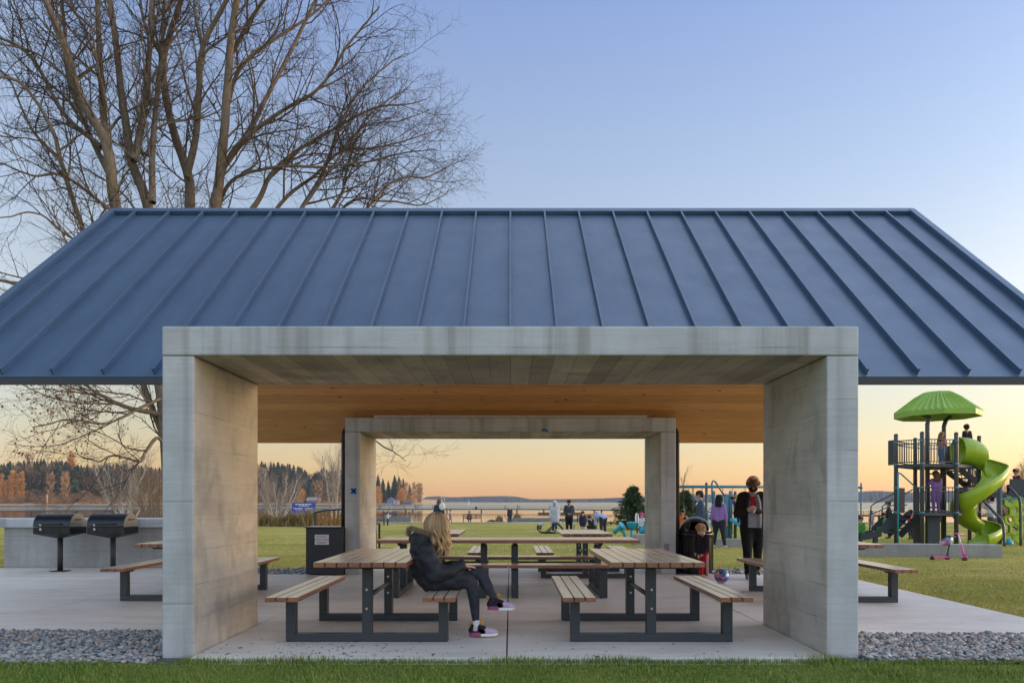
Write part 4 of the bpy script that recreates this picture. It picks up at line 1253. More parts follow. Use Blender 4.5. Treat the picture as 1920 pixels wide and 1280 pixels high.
# ================================================================ pier
M['pier'] = paint('pier_timber', (0.075, 0.055, 0.042), 0.9, 0.3, 2)
PZ = -2.30
ppts = [(-120, 210), (0, 240), (300, 275), (640, 292), (900, 296), (1100, 280), (1260, 240), (1480, 195), (1620, 172), (1760, 168), (1960, 168), (2200, 170)]
P = [Vector((at(px, 0, Y).x, Y, PZ)) for px, Y in ppts]
Pr = [Vector(p) for p in resample([tuple(p) for p in P], 160)]
t = thing('pier', 'long low timber pier on piles curving across the lake', 'pier', tuple(Pr[80]))
O = tuple(Pr[80])
b = MB()
for a, c in zip(Pr[:-1], Pr[1:]): b.bar(a, c + (c - a) * 0.02, 3.0, 0.36)
b.build('deck', M['pier'], t, org=O)
b = MB()
for a, c in zip(Pr[:-1], Pr[1:]):
    for z in (0.55, 1.05): b.bar(a + Vector((0, -1.4, z)), c + Vector((0, -1.4, z)), 0.05, 0.05)
    b.bar(a + Vector((0, -1.4, 0.1)), a + Vector((0, -1.4, 1.08)), 0.07, 0.07)
    b.bar(a + Vector((0, 1.4, 1.05)), c + Vector((0, 1.4, 1.05)), 0.05, 0.05)
b.build('railing', paint('rail_steel', (0.16, 0.15, 0.14), 0.6), t, org=O)
for i in range(2, 160, 4):
    for dx in ((-0.7, 0.7) if i % 12 == 2 else (0.0,)):
        b = MB(); p = Pr[i]
        b.tube([(p.x + dx*2, p.y - 1.2, PZ - 3.0), (p.x + dx*2, p.y - 1.2, PZ - 0.18)], 0.26, 8)
        b.build('pile', M['pier'], t, org=O)
# lower floating dock
b = MB(); p = at(1052, 0, 250); b.box(p.x - 8.0, p.x + 7.5, 248, 251, -3.35, -2.85)
tag(b.build('floating_dock', M['pier'], org=(p.x, 250, -3.35)), 'dark low floating dock alongside the pier behind the white-coated woman', 'dock')
b = MB(); p = at(893, 0, 292); b.lathe([(0.001, 0), (0.42, 0), (0.46, 0.9), (0.001, 0.92)], 12, (p.x, 291, PZ + 0.19))
tag(b.build('litter_bin', M['black_matt'], org=(p.x, 291, PZ + 0.19)), 'small dark bin standing on the distant pier', 'bin')
p = at(879, 0, 900); b = MB()
b.prism([(-1.8, 0), (2.2, 0), (2.8, 0.5), (-2.0, 0.5)], 'y', 899.4, 900.6); b.prism([(-1.2, 0.6), (1.6, 0.6), (0.2, 5.2)], 'y', 899.95, 900.05)
so = b.build('sail_boat', paint('boat_white', (0.8, 0.8, 0.8), 0.5)); so.location = (p.x, 0, -3.5)
tag(so, 'tiny white sailing boat far out on the lake', 'boat')
# mooring pile in the bay
b = MB(); p = at(88, 0, 560); b.tube([(p.x, 560, -4), (p.x, 560, 6.2)], 0.75, 8)
tag(b.build('mooring_pile', paint('pile_wood', (0.5, 0.26, 0.12), 0.8), org=(p.x, 560, -3.4)), 'lone orange-lit mooring pile before the far left shore', 'pile')

# ================================================================ houses on the point
def house(label, px, d, W, Hh, wall, roof_c, ridge_x=True):
    x, y, z = far_place(px, d)
    t = thing('house', label, 'house', (x, y, z), 0, 'houses across the bay')
    D = W * 0.8
    b = MB(); b.box(-W/2, W/2, -D/2, D/2, -1, Hh); wl = b.build('wall', paint('house_wall', wall, 0.7, 0.05, 1), t)
    b = MB(); e = W*0.08
    if ridge_x: b.prism([(-D/2 - e, Hh), (D/2 + e, Hh), (0, Hh + D*.38)], 'x', -W/2 - e, W/2 + e)
    else: b.prism([(-W/2 - e, Hh), (W/2 + e, Hh), (0, Hh + W*.42)], 'y', -D/2 - e, D/2 + e)
    b.build('roof', paint('house_roof', roof_c, 0.8, 0.1, 1), t)
    for i in range(3):
        b = MB(); xx = (i - 1) * W * 0.3; b.box(xx - W*.07, xx + W*.07, -D/2 - 0.08, -D/2 - 0.01, Hh*.35, Hh*.75)
        b.build('window', paint('house_glass', (0.10, 0.12, 0.16), 0.15), t)
house('blue gabled house with white trim on the wooded point', 733, 6, 8.5, 5.0, (0.22, 0.30, 0.5), (0.18, 0.2, 0.28), False)
house('small pale house right of the blue gabled house', 744, 5, 5.5, 3.4, (0.7, 0.5, 0.36), (0.3, 0.25, 0.22))
house('low boathouse with dark roof near the end of the point', 764, 2, 11, 2.2, (0.25, 0.2, 0.18), (0.14, 0.13, 0.13))
house('grey roofed house seen above the blue sign', 588, 20, 13, 3.5, (0.3, 0.26, 0.24), (0.30, 0.28, 0.29))
house('white house high on the hill at the far left', 8, 215, 13, 8, (0.75, 0.62, 0.5), (0.3, 0.3, 0.32))
house('dark low house between the poplars and pale trees on far shore', 53, 60, 16, 4.5, (0.10, 0.11, 0.15), (0.09, 0.10, 0.13))

# ================================================================ blue tape marks
blue = paint('blue_tape', (0.02, 0.13, 0.42), 0.6)
b = MB(); x, z = (663 - CX)*12.43/F, EYE - (920 - CY)*12.43/F
for s in (-1, 1): b.bar((x - 0.045, 12.434, z - 0.045*s), (x + 0.045, 12.434, z + 0.045*s), 0.045, 0.004, up=(0, 1, 0))
tag(b.build('blue_tape', blue, org=(x, 12.434, z)), 'small cross of blue tape on the rear left concrete post', 'tape mark')
b = MB(); x, z = (1022 - CX)*12.43/F, EYE - (806 - CY)*12.43/F
b.bar((x - 0.05, 12.430, z + 0.012), (x + 0.05, 12.430, z - 0.014), 0.035, 0.004, up=(0, 1, 0)); b.bar((x - 0.045, 12.429, z - 0.012), (x, 12.429, z + 0.02), 0.03, 0.004, up=(0, 1, 0))
tag(b.build('blue_tape', blue, org=(x, 12.43, z)), 'crumpled scrap of blue tape on the rear concrete beam', 'tape mark')

# ================================================================ ball, leaves
def make_ball():
    m = NT('ball_skin', 0.3, spec=0.5)
    v = m.n('TexVoronoi'); v.inputs['Scale'].default_value = 21; v.inputs['Randomness'].default_value = 0.3; m.L(m.co(), v.inputs['Vector'])
    col = m.ramp(m.sep(v.outputs['Color'])[0], [(0.0, (0.02, 0.07, 0.40)), (0.22, (0.05, 0.2, 0.6)), (0.38, (0.62, 0.09, 0.03)), (0.55, (0.70, 0.20, 0.04)), (0.64, (0.03, 0.22, 0.10)), (0.72, (0.03, 0.10, 0.45)), (0.90, (0.6, 0.6, 0.62))])
    m.t.nodes[col.node.name].color_ramp.interpolation = 'CONSTANT'
    m.base(col); return m.mat
Yq = 11.1; xb = (1353 - CX) * Yq / F
b = MB(); b.ball((0, 0, 0), 0.115, 16)
bo = b.build('ball', make_ball()); bo.location = (xb, Yq, 0.116)
tag(bo, 'blue and orange patterned play ball on the slab', 'ball')
rl = random.Random(3)
lf = None
spots = [(812, 1237, 0.06), (885, 1243, 0.05), (1118, 1240, 0.06), (740, 1246, 0.05), (1020, 1259, 0.05), (560, 1247, 0.05), (660, 1211, 0.04), (715, 1178, 0.035), (281, 1121, 0.05), (1393, 1110, 0.05), (620, 1190, 0.035), (450, 1215, 0.04), (975, 1193, 0.03), (258, 1215, 0.06), (210, 1226, 0.06), (1255, 1255, 0.05), (1480, 1262, 0.05), (330, 1262, 0.05)]
where = ['dry leaf on the slab edge left of the seated girl feet', 'dry leaf in the grass below the girl shoes', 'curled leaf in the grass before the right front table', 'dry leaf in the grass before the left front table', 'dry leaf in the grass near the middle bottom edge',
 'dry leaf in the grass near the left front table end', 'tiny leaf scrap under the left front table', 'tiny leaf scrap beneath the left table frame', 'dry leaf by the left outer table foot', 'dark leaf on the slab near the right pillar base', 'tiny leaf scrap just before the left table frame', 'leaf by the foot of the left pillar', 'small leaf under the girl raised shoe',
 'rusty leaf on the left river stones', 'rusty leaf low on the left stones by the grass', 'dry leaf in the grass below the right front table', 'dry leaf in the grass before the right pillar', 'dry leaf in the grass before the left pillar']
for i, (px, py, s_) in enumerate(spots):
    Y = EYE * F / (py - CY); X = (px - CX) * Y / F
    b = MB(); a = rl.uniform(0, 6.3); ca, sa = cos(a), sin(a)
    pts = [(-1, 0, .1), (-.3, .45, .25), (.5, .4, .2), (1.1, 0, .3), (.5, -.45, .15), (-.4, -.4, .3), (0, 0, 0.02)]
    v = [((x*ca - y*sa)*s_*.6, (x*sa + y*ca)*s_*.6, z*s_*.5 + 0.004) for x, y, z in pts]
    b.add(v, [(0,1,6), (1,2,6), (2,3,6), (3,4,6), (4,5,6), (5,0,6)], 0, False)
    o = b.build('fallen_leaf', M['leaf']); o.location = (X, Y, 0.035 if Y < 5.8 else 0.03 if px < 300 and py > 1180 else 0.0)
    tag(o, where[i], 'leaf', 'fallen leaves')

# ---- small debris along the slab front
rs = np.random.default_rng(15)
Vv, Ff = [], []
for i in range(230):
    x = rs.uniform(-2.5, 2.4) if rs.uniform() < .35 else rs.normal(-1.6, .45); y = 5.86 + abs(rs.normal(0, .45)); a = rs.uniform(0, 6.3); l = rs.uniform(.004, .016); w_ = l*rs.uniform(.25, .8)
    if abs(x) > 2.56 or y > 7.6: continue
    k = len(Vv); ca, sa = cos(a), sin(a)
    for u, v_, z in ((-l, -w_, .002), (l*.2, -w_*1.2, .006), (l, w_*.2, .003), (-l*.1, w_, .007)): Vv.append((x + u*ca - v_*sa, y + u*sa + v_*ca, z))
    Ff.append([k, k+1, k+2, k+3])
tag(np_mesh('leaf_litter', Vv, Ff, paint('litter', (0.05, 0.035, 0.025), 0.9, 0.5, 40)), 'small dark crumbs of leaf and twig along the slab front', 'litter', kind='stuff')
# ================================================================ playground
M['post'] = paint('play_post', (0.060, 0.066, 0.075), 0.4, 0.08)
M['panel'] = paint('play_panel', (0.06, 0.068, 0.078), 0.6, 0.06, spec=0.2)
M['lime'] = paint('lime_plastic', (0.29, 0.42, 0.018), 0.32, 0.06, 4)
M['limeroof'] = paint('lime_roof', (0.23, 0.40, 0.035), 0.45, 0.06, 4)
M['teal'] = paint('teal_metal', (0.02, 0.34, 0.47), 0.35, 0.06)
M['tealdk'] = paint('teal_powder_coat', (0.06, 0.20, 0.26), 0.4, 0.08)
TY = 23.0
def tp(px, py, Y=TY): return at(px, py, Y)
GZ = gz(14, TY)
t = thing('play_tower', 'tall grey playground tower with a ribbed lime green roof', 'play tower', (13.6, TY, GZ))
O = (13.6, TY, GZ)
# deck hexagon corners
cxd, cyd = tp(1737, 0).x, TY + 0.95
ring = []
for px, Y in ((1680, 22.95), (1729, 22.2), (1793, 22.4), (1836, 23.6), (1768, 24.7), (1716, 24.4)):
    ring.append((at(px, 0, Y).x, Y))
def zpy(py, Y=TY): return EYE - (py - CY) * Y / F
Zd, Zl, Zt = zpy(871), zpy(960), zpy(818)
for (x, y) in ring:
    b = MB(); b.tube([(x, y, gz(x, y) - .1), (x, y, Zt), (x, y, Zt + 0.03)], [0.062, 0.062, 0.058], 14)
    b.ball((x, y, Zt + 0.03), 0.066, 8, 0, (1, 1, 0.9))
    po = b.build('post', M['post'], t, org=O)
    for z in (Zl, Zl + 0.78, Zd, Zd + 0.7):
        b = MB(); b.tube([(x, y, z - .035), (x, y, z + .035)], 0.07, 14); b.build('collar', M['tealdk'], po, org=O)
poly = [(x, y) for x, y in ring]
b = MB(); b.prism(poly, 'z', Zd - 0.10, Zd); b.build('deck', M['panel'], t, org=O)
b = MB(); b.prism([poly[i] for i in (1, 2, 3, 4, 5)], 'z', Zl - 0.09, Zl); b.build('deck', M['panel'], t, org=O)
def railing(a, c, z0, h, n, name='railing', gap=0.08):
    b = MB(); A = Vector((a[0], a[1], 0)); C = Vector((c[0], c[1], 0)); d = (C - A).normalized()
    A = A + d*0.07; C = C - d*0.07
    for z in (z0 + 0.06, z0 + h, z0 + h - 0.12): b.tube([(A.x, A.y, z), (C.x, C.y, z)], 0.017, 6)
    for i in range(n):
        p = A.lerp(C, (i + .5)/n); b.tube([(p.x, p.y, z0 + 0.06), (p.x, p.y, z0 + h)], 0.012, 6)
    b.build(name, M['post'], t, org=O)
for i, j, n in ((0, 1, 9), (1, 2, 10), (5, 0, 8), (4, 5, 8)): railing(ring[i], ring[j], Zd, 0.75, n)
for i, j, n in ((1, 2, 8), (2, 3, 6)): railing(ring[i], ring[j], Zl, 0.78, n)
def panel(a, c, z0, z1, th=0.03, name='panel', mat='panel'):
    A = Vector((a[0], a[1], 0)); C = Vector((c[0], c[1], 0)); d = (C - A).normalized()
    A = A + d*0.07; C = C - d*0.07
    b = MB(); b.bar((A.x, A.y, (z0+z1)/2), (C.x, C.y, (z0+z1)/2), th, z1 - z0); return b.build(name, M[mat], t, org=O, bevel=0.008)
panel(ring[4], ring[3], Zd + .05, Zd + 0.72)
panel(ring[0], (ring[0][0] - 0.02, ring[0][1] + 0.5), Zd + 0.0, Zd + 0.8)
pA = (at(1693, 0, 23.6).x, 23.6)
panel((at(1712, 0, 22.6).x, 22.6), (at(1727, 0, 22.3).x, 22.3), Zl - 0.02, Zl + 0.80)
panel((ring[0][0] + 0.02, 23.0), (ring[0][0] + 0.5, 23.3), Zl - 0.02, Zl + 0.78)
panel((at(1735, 0, 22.6).x, 22.6), (at(1766, 0, 22.6).x, 22.6), GZ + 0.05, Zl - 0.1, 0.05)
panel((at(1712, 0, 24.2).x, 24.2), (at(1726, 0, 23.6).x, 23.6), GZ + 0.05, Zl - 0.1, 0.05)
panel((at(1797, 0, 22.6).x, 22.6), (at(1836, 0, 23.4).x, 23.4), Zl, Zl + 0.78)
# roof posts and roof
rc = (at(1758, 0, TY + 0.5).x, TY + 0.5)
for px, Y, s in ((1739, 23.1, -1), (1770, 23.9, 1)):
    x = at(px, 0, Y).x
    b = MB(); zt = zpy(776)
    b.tube([(x, Y, GZ), (x, Y, zt - 0.55), (x, Y, zt - 0.3), (x + s*-0.06 if s < 0 else x + 0.06, Y, zt - 0.10), (x + s*0.22*(1 if s > 0 else 1), Y, zt + 0.03)], 0.068, 12)
    b.build('roof_post', M['post'], t, org=O)
b = MB(); nn = 80; rim, topr = 1.27, 0.42
zr, zt = zpy(779), zpy(731)
V = []; Fq = []
levels = [(0.0, zr - 0.005), (0.001, zr + 0.14), (0.35, None), (0.7, None), (1.0, zt)]
for (f, z) in levels:
    for j in range(nn):
        a = 2*pi*j/nn
        oct_ = cos(pi/8) / cos(((a + pi/8) % (pi/4)) - pi/8)
        rr = (rim * (1 - f) + topr * f) * oct_
        zz = z if z is not None else (zr + 0.14) + (zt - zr - 0.14) * f
        rib = (0.055 if (j % 2) else 0.0) * (1 if 0.0005 < f < 0.9 else 0)
        V.append((rc[0] + rr*cos(a), rc[1] + rr*sin(a), zz + rib))
for i in range(len(levels) - 1):
    for j in range(nn):
        j2 = (j+1) % nn; Fq.append((i*nn+j, i*nn+j2, (i+1)*nn+j2, (i+1)*nn+j))
Fq.append(tuple((len(levels)-1)*nn + j for j in range(nn)))
k0 = len(V)
for (f_, z_) in ((0.02, zr + 0.02), (0.5, zr + 0.25), (0.95, zr + 0.45)):
    for j in range(nn):
        a = 2*pi*j/nn; oct_ = cos(pi/8) / cos(((a + pi/8) % (pi/4)) - pi/8); rr = rim*(1 - f_)*oct_
        V.append((rc[0] + rr*cos(a), rc[1] + rr*sin(a), z_))
for j in range(nn):
    j2 = (j+1) % nn; Fq += [(j2, j, k0+j, k0+j2), (k0+j2, k0+j, k0+nn+j, k0+nn+j2), (k0+nn+j2, k0+nn+j, k0+2*nn+j, k0+2*nn+j2)]
b.add(V, Fq, 0, False)
ro = b.build('tower_roof', M['limeroof'], t, org=O)
# access ladder and inner climber, stairs behind
b = MB()
xl, yl = at(1752, 0, 23.6).x, 23.6
for s in (-.22, .22): b.tube([(xl + s, yl, Zl), (xl + s, yl, Zd)], 0.03, 8)
for i in range(6): b.tube([(xl - .22, yl, Zl + .15 + i*.22), (xl + .22, yl, Zl + .15 + i*.22)], 0.025, 8)
b.build('ladder', M['post'], t, org=O)
b = MB()
a0 = at(1800, 880, 24.3); a1 = at(1868, 930, 24.3)
b.bar(a0, a1, 0.05, 0.18); b.bar(a0 + Vector((0, .8, 0)), a1 + Vector((0, .8, 0)), 0.05, 0.18)
for i in range(7):
    p = a0.lerp(a1, (i+.5)/7); b.box(p.x - .14, p.x + .14, p.y + .03, p.y + .77, p.z + .02, p.z + .06)
b.build('stairs', M['panel'], t, org=O)
b = MB()
for dy in (0, 0.8):
    q0, q1 = a0 + Vector((0, dy, 0.75)), a1 + Vector((0, dy, 0.75))
    b.tube([q0, q1], 0.018, 6)
    for i in range(10):
        p = q0.lerp(q1, (i+.5)/10); b.tube([p, p - Vector((0, 0, 0.7))], 0.011, 6)
b.build('stair_rail', M['post'], t, org=O)
for px, Y in ((1833, 24.6), (1818, 25.0)):
    x = at(px, 0, Y).x; b = MB(); b.tube([(x, Y, gz(x, Y)), (x, Y, zpy(830))], 0.06, 12); b.build('post', M['post'], t, org=O)
# teal fire pole
b = MB(); x = tp(1684, 0, 22.4).x
b.tube([(x, 22.4, GZ), (x, 22.4, zpy(892)), (x + .03, 22.42, zpy(887)), (x + .12, 22.46, zpy(889)), (tp(1711, 0).x, 22.7, zpy(917))], 0.022, 10)
b.build('fire_pole', M['teal'], t, org=O)
# stairs to the lower deck with rails (left)
b = MB(); s0, s1 = at(1716, 962, 23.8), at(1676, 1003, 24.2)
for dy in (-0.35, 0.35): b.bar(s0 + Vector((0, dy, 0)), s1 + Vector((0, dy, 0)), 0.05, 0.2)
for i in range(5):
    p = s0.lerp(s1, (i+.5)/5); b.box(p.x-.12, p.x+.12, p.y-.34, p.y+.34, p.z, p.z+.04)
b.build('stairs', M['panel'], t, org=O)
b = MB()
for dy in (-0.35, 0.4):
    r0, r1, r2 = at(1700, 918, 23.8), at(1646, 946, 24.2), at(1641, 1004, 24.2)
    m_ = Vector((0, dy, 0))
    b.tube([r0 + m_, r1.lerp(r0, .08) + m_, r1 + m_ + Vector((-.03, 0, -.05)), r2 + m_], 0.02, 8)
    b.tube([at(1690, 945, 23.8) + m_, at(1642, 965, 24.2) + m_], 0.016, 8)
b.build('stair_rail', M['post'], t, org=O)

# ---- spiral slide
sx, sy = at(1840, 0, 23.1).x, 23.1
t2 = thing('spiral_slide', 'lime green plastic spiral slide winding down from the tower', 'slide', (sx, sy, gz(sx, sy)))
O2 = (sx, sy, gz(sx, sy))
ctl = [(1795, 23.45, 848), (1808, 23.45, 849), (1826, 23.45, 853), (1848, 23.42, 864), (1866, 23.15, 880), (1860, 22.82, 897), (1839, 22.62, 915), (1816, 22.68, 934),
       (1806, 22.98, 951), (1811, 23.32, 966), (1830, 23.52, 978), (1849, 23.40, 989), (1855, 23.10, 999), (1846, 22.86, 1007), (1833, 22.74, 1013)]
path = [Vector(q) for q in resample([tuple(at(px, py, Y)) for px, Y, py in ctl], 120)]
V = []; Fq = []; nc = 15; np_ = len(path)
for i, p in enumerate(path):
    d = (path[min(i+1, np_-1)] - path[max(i-1, 0)]).normalized()
    s_ = d.cross(Vector((0, 0, 1))).normalized(); u = s_.cross(d)
    u = Vector((u.x*.3, u.y*.3, u.z)).normalized()
    hood = max(0.0, 1 - i / 26.0)
    bank = 0.32 * min(1, max(0, (i - 20) / 20))
    span = pi * (0.5 + 0.46 * min(1.0, hood * 2.2))
    flat = 1.0
    for j in range(nc):
        th = -span + 2*span*j/(nc-1) - bank
        w_ = 0.35 + 0.07*min(1, hood*1.8); h_ = 0.36 + 0.07*min(1, hood*1.8)
        q = p + s_ * (sin(th) * w_) + u * (-cos(th) * h_ + 0.05)
        V.append(q)
for i in range(np_-1):
    for j in range(nc-1): Fq.append((i*nc+j, i*nc+j+1, (i+1)*nc+j+1, (i+1)*nc+j))
b = MB(); b.add(V, Fq, 0, True)
so = b.build('trough', M['lime'], t2, org=O2); md = so.modifiers.new('s', 'SOLIDIFY'); md.thickness = 0.025
for e in (0, nc - 1):
    b = MB(); b.tube([V[i*nc + e] for i in range(24, np_)], 0.028, 8); b.build('rim', M['lime'], so, org=O2)
for pts in (((1892, 912, 23.3), (1906, 928, 23.2), (1913, 945, 23.1), (1914, 1028, 23.0)), ((1842, 936, 22.5), (1866, 962, 22.4), (1880, 980, 22.3), (1884, 1034, 22.2))):
    b = MB(); pp_ = [at(*p) for p in pts]; pp_[-1].z = gz(0, pp_[-1].y) - .02
    b.tube([Vector(q) for q in resample([tuple(q) for q in pp_], 14)], 0.042, 10); b.build('support_pole', M['post'], t2, org=O2)

# ---- climbing wall
wx0, wx1, wy = at(1882, 0, 25).x, at(1990, 0, 25).x, 25.0
t3 = thing('climbing_wall', 'lime green climbing wall of open cells at far right', 'climbing wall', (wx0, wy, gz(wx0, wy)))
O3 = (wx0, wy, gz(wx0, wy))
rw = random.Random(9)
z0, z1 = gz(wx0, wy) + 0.05, zpy(938, 25)
b = MB(); cell = 0.36; hexr = 0.205
rows = int((z1 - z0) / (cell*.86)) + 1; cols = int((wx1 - wx0) / cell) + 1
for r_ in range(rows):
    for c_ in range(cols):
        cx_, cz_ = wx0 + (c_ + .5 + .5*(r_ % 2))*cell, z0 + (r_ + .5)*cell*.86
        hr = rw.uniform(0.06, 0.13); n = 6; a0_ = pi/6
        out = [(cx_ + hexr*1.02*cos(a0_ + k*pi/3), cz_ + hexr*1.02*sin(a0_ + k*pi/3)) for k in range(6)]
        inn = [(cx_ + hr*cos(a0_ + k*pi/3 + .2) + .02, cz_ + hr*sin(a0_ + k*pi/3 + .2)) for k in range(6)]
        v = []
        for y in (wy - 0.05, wy + 0.05):
            v += [(x, y, z) for x, z in out]; v += [(x, y + (0.02 if y < wy else -.02), z) for x, z in inn]
        f = []
        for k in range(6):
            k2 = (k+1) % 6
            f += [(k, k2, 6+k2, 6+k), (12+k2, 12+k, 18+k, 18+k2), (6+k, 6+k2, 18+k2, 18+k)]
        b.add(v, f, 0, False)
b.build('wall_panel', M['lime'], t3, org=O3)
for px in (1874, 1996):
    x = at(px, 0, 25).x; b = MB(); b.tube([(x, wy, gz(x, wy)), (x, wy, zpy(905, 25))], 0.075, 12); b.build('post', M['post'], t3, org=O3)
b = MB(); b.box(wx0 - .1, wx1, wy - .05, wy + 0.05, z1 + 0.02, z1 + .10); b.build('top_rail', M['tealdk'], t3, org=O3)
b = MB(); b.box(wx0 - .1, wx1, wy + 0.1, wy + 1.0, z1 + 0.11, z1 + .20); b.box(wx0 + .3, wx1, wy + .1, wy + .15, z1 + .2, z1 + .75); b.build('platform', M['panel'], t3, org=O3)
b = MB(); b.tube([at(1822, 968, 24.5), at(1856, 985, 24.3), at(1894, 1022, 24.0)], 0.055, 10)
b.tube([at(1888, 1010, 24.1), at(1896, 1024, 24.0)], 0.11, 8)
tag(b.build('balance_beam', M['teal'], org=tuple(at(1894, 1024, 24.0))), 'slanting teal climbing beam between the slide and climbing wall', 'climbing beam')

# ---- concrete kerb walls
def kerb(label, pa, pb, th=0.35):
    (xa, ya, ta), (xb, yb, tb) = pa, pb
    A = Vector((at(xa, 0, ya).x, ya, 0)); B = Vector((at(xb, 0, yb).x, yb, 0))
    za, zb_ = EYE - (ta - CY)*ya/F, EYE - (tb - CY)*yb/F
    b = MB(); v = []
    for P_, z in ((A, za), (B, zb_)):
        for dy in (0, th): 
            for zz_ in (gz(0, P_.y) - 0.15, z): v.append((P_.x, P_.y + dy, zz_))
    b.add(v, [(0,4,5,1), (2,3,7,6), (1,5,7,3), (0,2,6,4), (0,1,3,2), (4,6,7,5)])
    tag(b.build('kerb_wall', M['conc_low'], org=tuple((A+B)/2), bevel=0.012), label, 'kerb wall', 'concrete kerb walls of the playground')
kerb('low concrete kerb wall below the green slide with scooters', (1560, 17.7, 1018.5), (1880, 16.6, 1021))
kerb('pale concrete kerb wall behind the legs of the purple-topped woman', (1290, 23.4, 1010), (1480, 22.8, 1010))
kerb('small concrete block under the teal play horns', (1192, 24.5, 1002), (1245, 24.5, 1002), 0.8)

# ---- small dark slide left of the tower
t4 = thing('toddler_slide', 'low dark grey slide with green end at left of tower', 'slide', tuple(at(1640, 1010, 23.5)))
O4 = tuple(at(1640, 1010, 23.5))
def trough(a, c, w_, h_, mat, name):
    b = MB(); d = (c - a).normalized(); s_ = Vector((0, 1, 0)); u = Vector((0, 0, 1))
    for q, (x, z) in ((0, (0, 0)),):
        b.bar(a, c, w_, 0.04)
    for s in (-1, 1): b.bar(a + s_*(s*w_/2) + u*h_/2, c + s_*(s*w_/2) + u*h_/2, 0.04, h_)
    b.build(name, mat, t4, org=O4)
trough(at(1678, 968, 23.4), at(1646, 1003, 23.6), 0.5, 0.26, M['panel'], 'chute')
trough(at(1645, 1004, 23.6), at(1606, 1012, 23.7), 0.5, 0.2, M['panel'], 'exit_section')
b = MB(); b.bar(at(1641, 1006, 23.5), at(1641, 1021, 23.5), 0.12, 0.12, up=(0, 1, 0)); b.build('leg', M['post'], t4, org=O4)
b = MB(); x = at(1614.5, 0, 26).x; b.tube([(x, 26, gz(x, 26)), (x, 26, zpy(905, 26))], 0.03, 10); b.tube([(x - .12, 26, zpy(913.5, 26)), (x + .04, 26, zpy(913.5, 26))], 0.045, 10)
tag(b.build('swing_post', M['tealdk'], org=(x, 26, gz(x, 26))), 'slim post with teal knuckle just right of the right pillar', 'post')

# ---- swing set in the gap
SY = 30.0
xs0, xs1 = at(1262, 0, SY).x, at(1440, 0, SY).x
t5 = thing('swing_set', 'swing set with a long teal crossbar behind the domed bin', 'swing set', ((xs0+xs1)/2, SY, gz(0, SY)))
O5 = ((xs0+xs1)/2, SY, gz(0, SY))
zbm = zpy(912, SY)
b = MB(); b.tube([(xs0, SY, zbm), (xs1, SY, zbm)], 0.06, 12); b.build('crossbar', M['tealdk'], t5, org=O5)
for px in (1324.5, 1262):
    x = at(px, 0, SY).x; b = MB(); b.tube([(x, SY, gz(x, SY)), (x, SY, zpy(906, SY))], 0.055, 12); b.ball((x, SY, zpy(906, SY)), 0.055, 6); b.build('post', M['post'], t5, org=O5)
for pa, pb in ((1282, 1284), (1298.5, 1300), (1355, 1357), (1397, 1399)):
    xa, xb2 = at(pa, 0, SY).x, at(pb, 0, SY).x + 0.35
    b = MB()
    for x in (xa,): b.tube([(x, SY, zbm - .03), (x, SY, zbm - 1.9)], 0.012, 5); b.tube([(x + .4, SY, zbm - .03), (x + .4, SY, zbm - 1.9)], 0.012, 5)
    sw = b.build('chain', M['black_matt'], t5, org=O5)
    b = MB(); b.box(xa - .02, xa + .42, SY - .09, SY + .09, zbm - 1.94, zbm - 1.9); b.build('swing_seat', M['black_matt'], sw, org=O5)

# ---- small play frame with the green panel
KY = 26.0
t6 = thing('climbing_gym', 'small grey and teal climbing frame with a green panel', 'climbing frame', tuple(at(1380, 1010, KY)))
O6 = tuple(at(1380, 1010, KY))
for px, py0, r_ in ((1362, 928, .085), (1369.5, 922, .06), (1378.5, 923, .055), (1339, 922, .05)):
    p = at(px, py0, KY + (0 if px > 1361 else .6)); b = MB(); b.tube([(p.x, p.y, gz(p.x, p.y)), (p.x, p.y, p.z), (p.x, p.y, p.z + .05)], [r_, r_, r_*.5], 12); b.build('post', M['tealdk' if px < 1372 else 'post'], t6, org=O6)
b = MB(); P4 = [at(1376, 927, KY - .1), at(1394, 927, KY - .1), at(1396, 948, KY - .1), at(1388, 942, KY - .1), at(1383, 950, KY - .1), at(1376, 961, KY - .1)]
v = P4 + [p + Vector((0, .06, 0)) for p in P4]; n = 6
b.add(v, [tuple(range(n)), tuple(range(n, 2*n))[::-1]] + [(i, n+i, n+(i+1)%n, (i+1)%n) for i in range(n)]); b.build('green_panel', M['limeroof'], t6, org=O6)
b = MB(); p0, p1, p2 = at(1336, 945, KY), at(1334.5, 901, KY), at(1359, 930, KY)
b.tube([p0, p1 + Vector((0, 0, -.1)), p1 + Vector((.04, 0, 0)), p1 + Vector((.12, 0, -.02)), p2], 0.032, 10); b.build('arched_rail', M['tealdk'], t6, org=O6)
b = MB(); a, c = at(1376, 973, KY - .2), at(1394, 984, KY - .5); b.bar(a, c, 0.5, 0.10); b.build('step', M['teal'], t6, org=O6)
b = MB()
for i in range(6):
    p = at(1328 + i*5, 958 + i*3, KY + .4); b.tube([p, p + Vector((0, 0, -.7))], 0.016, 6)
b.tube([at(1322, 962, KY + .4), at(1345, 940, KY + .4)], 0.02, 6); b.tube([at(1323, 985, KY + .4), at(1358, 990, KY + .4)], 0.02, 6)
b.build('ladder_rail', M['teal'], t6, org=O6)
b = MB(); b.bar(at(1360, 975, KY + .2), at(1392, 975, KY + .2), 0.8, 0.1); b.build('platform', M['panel'], t6, org=O6)

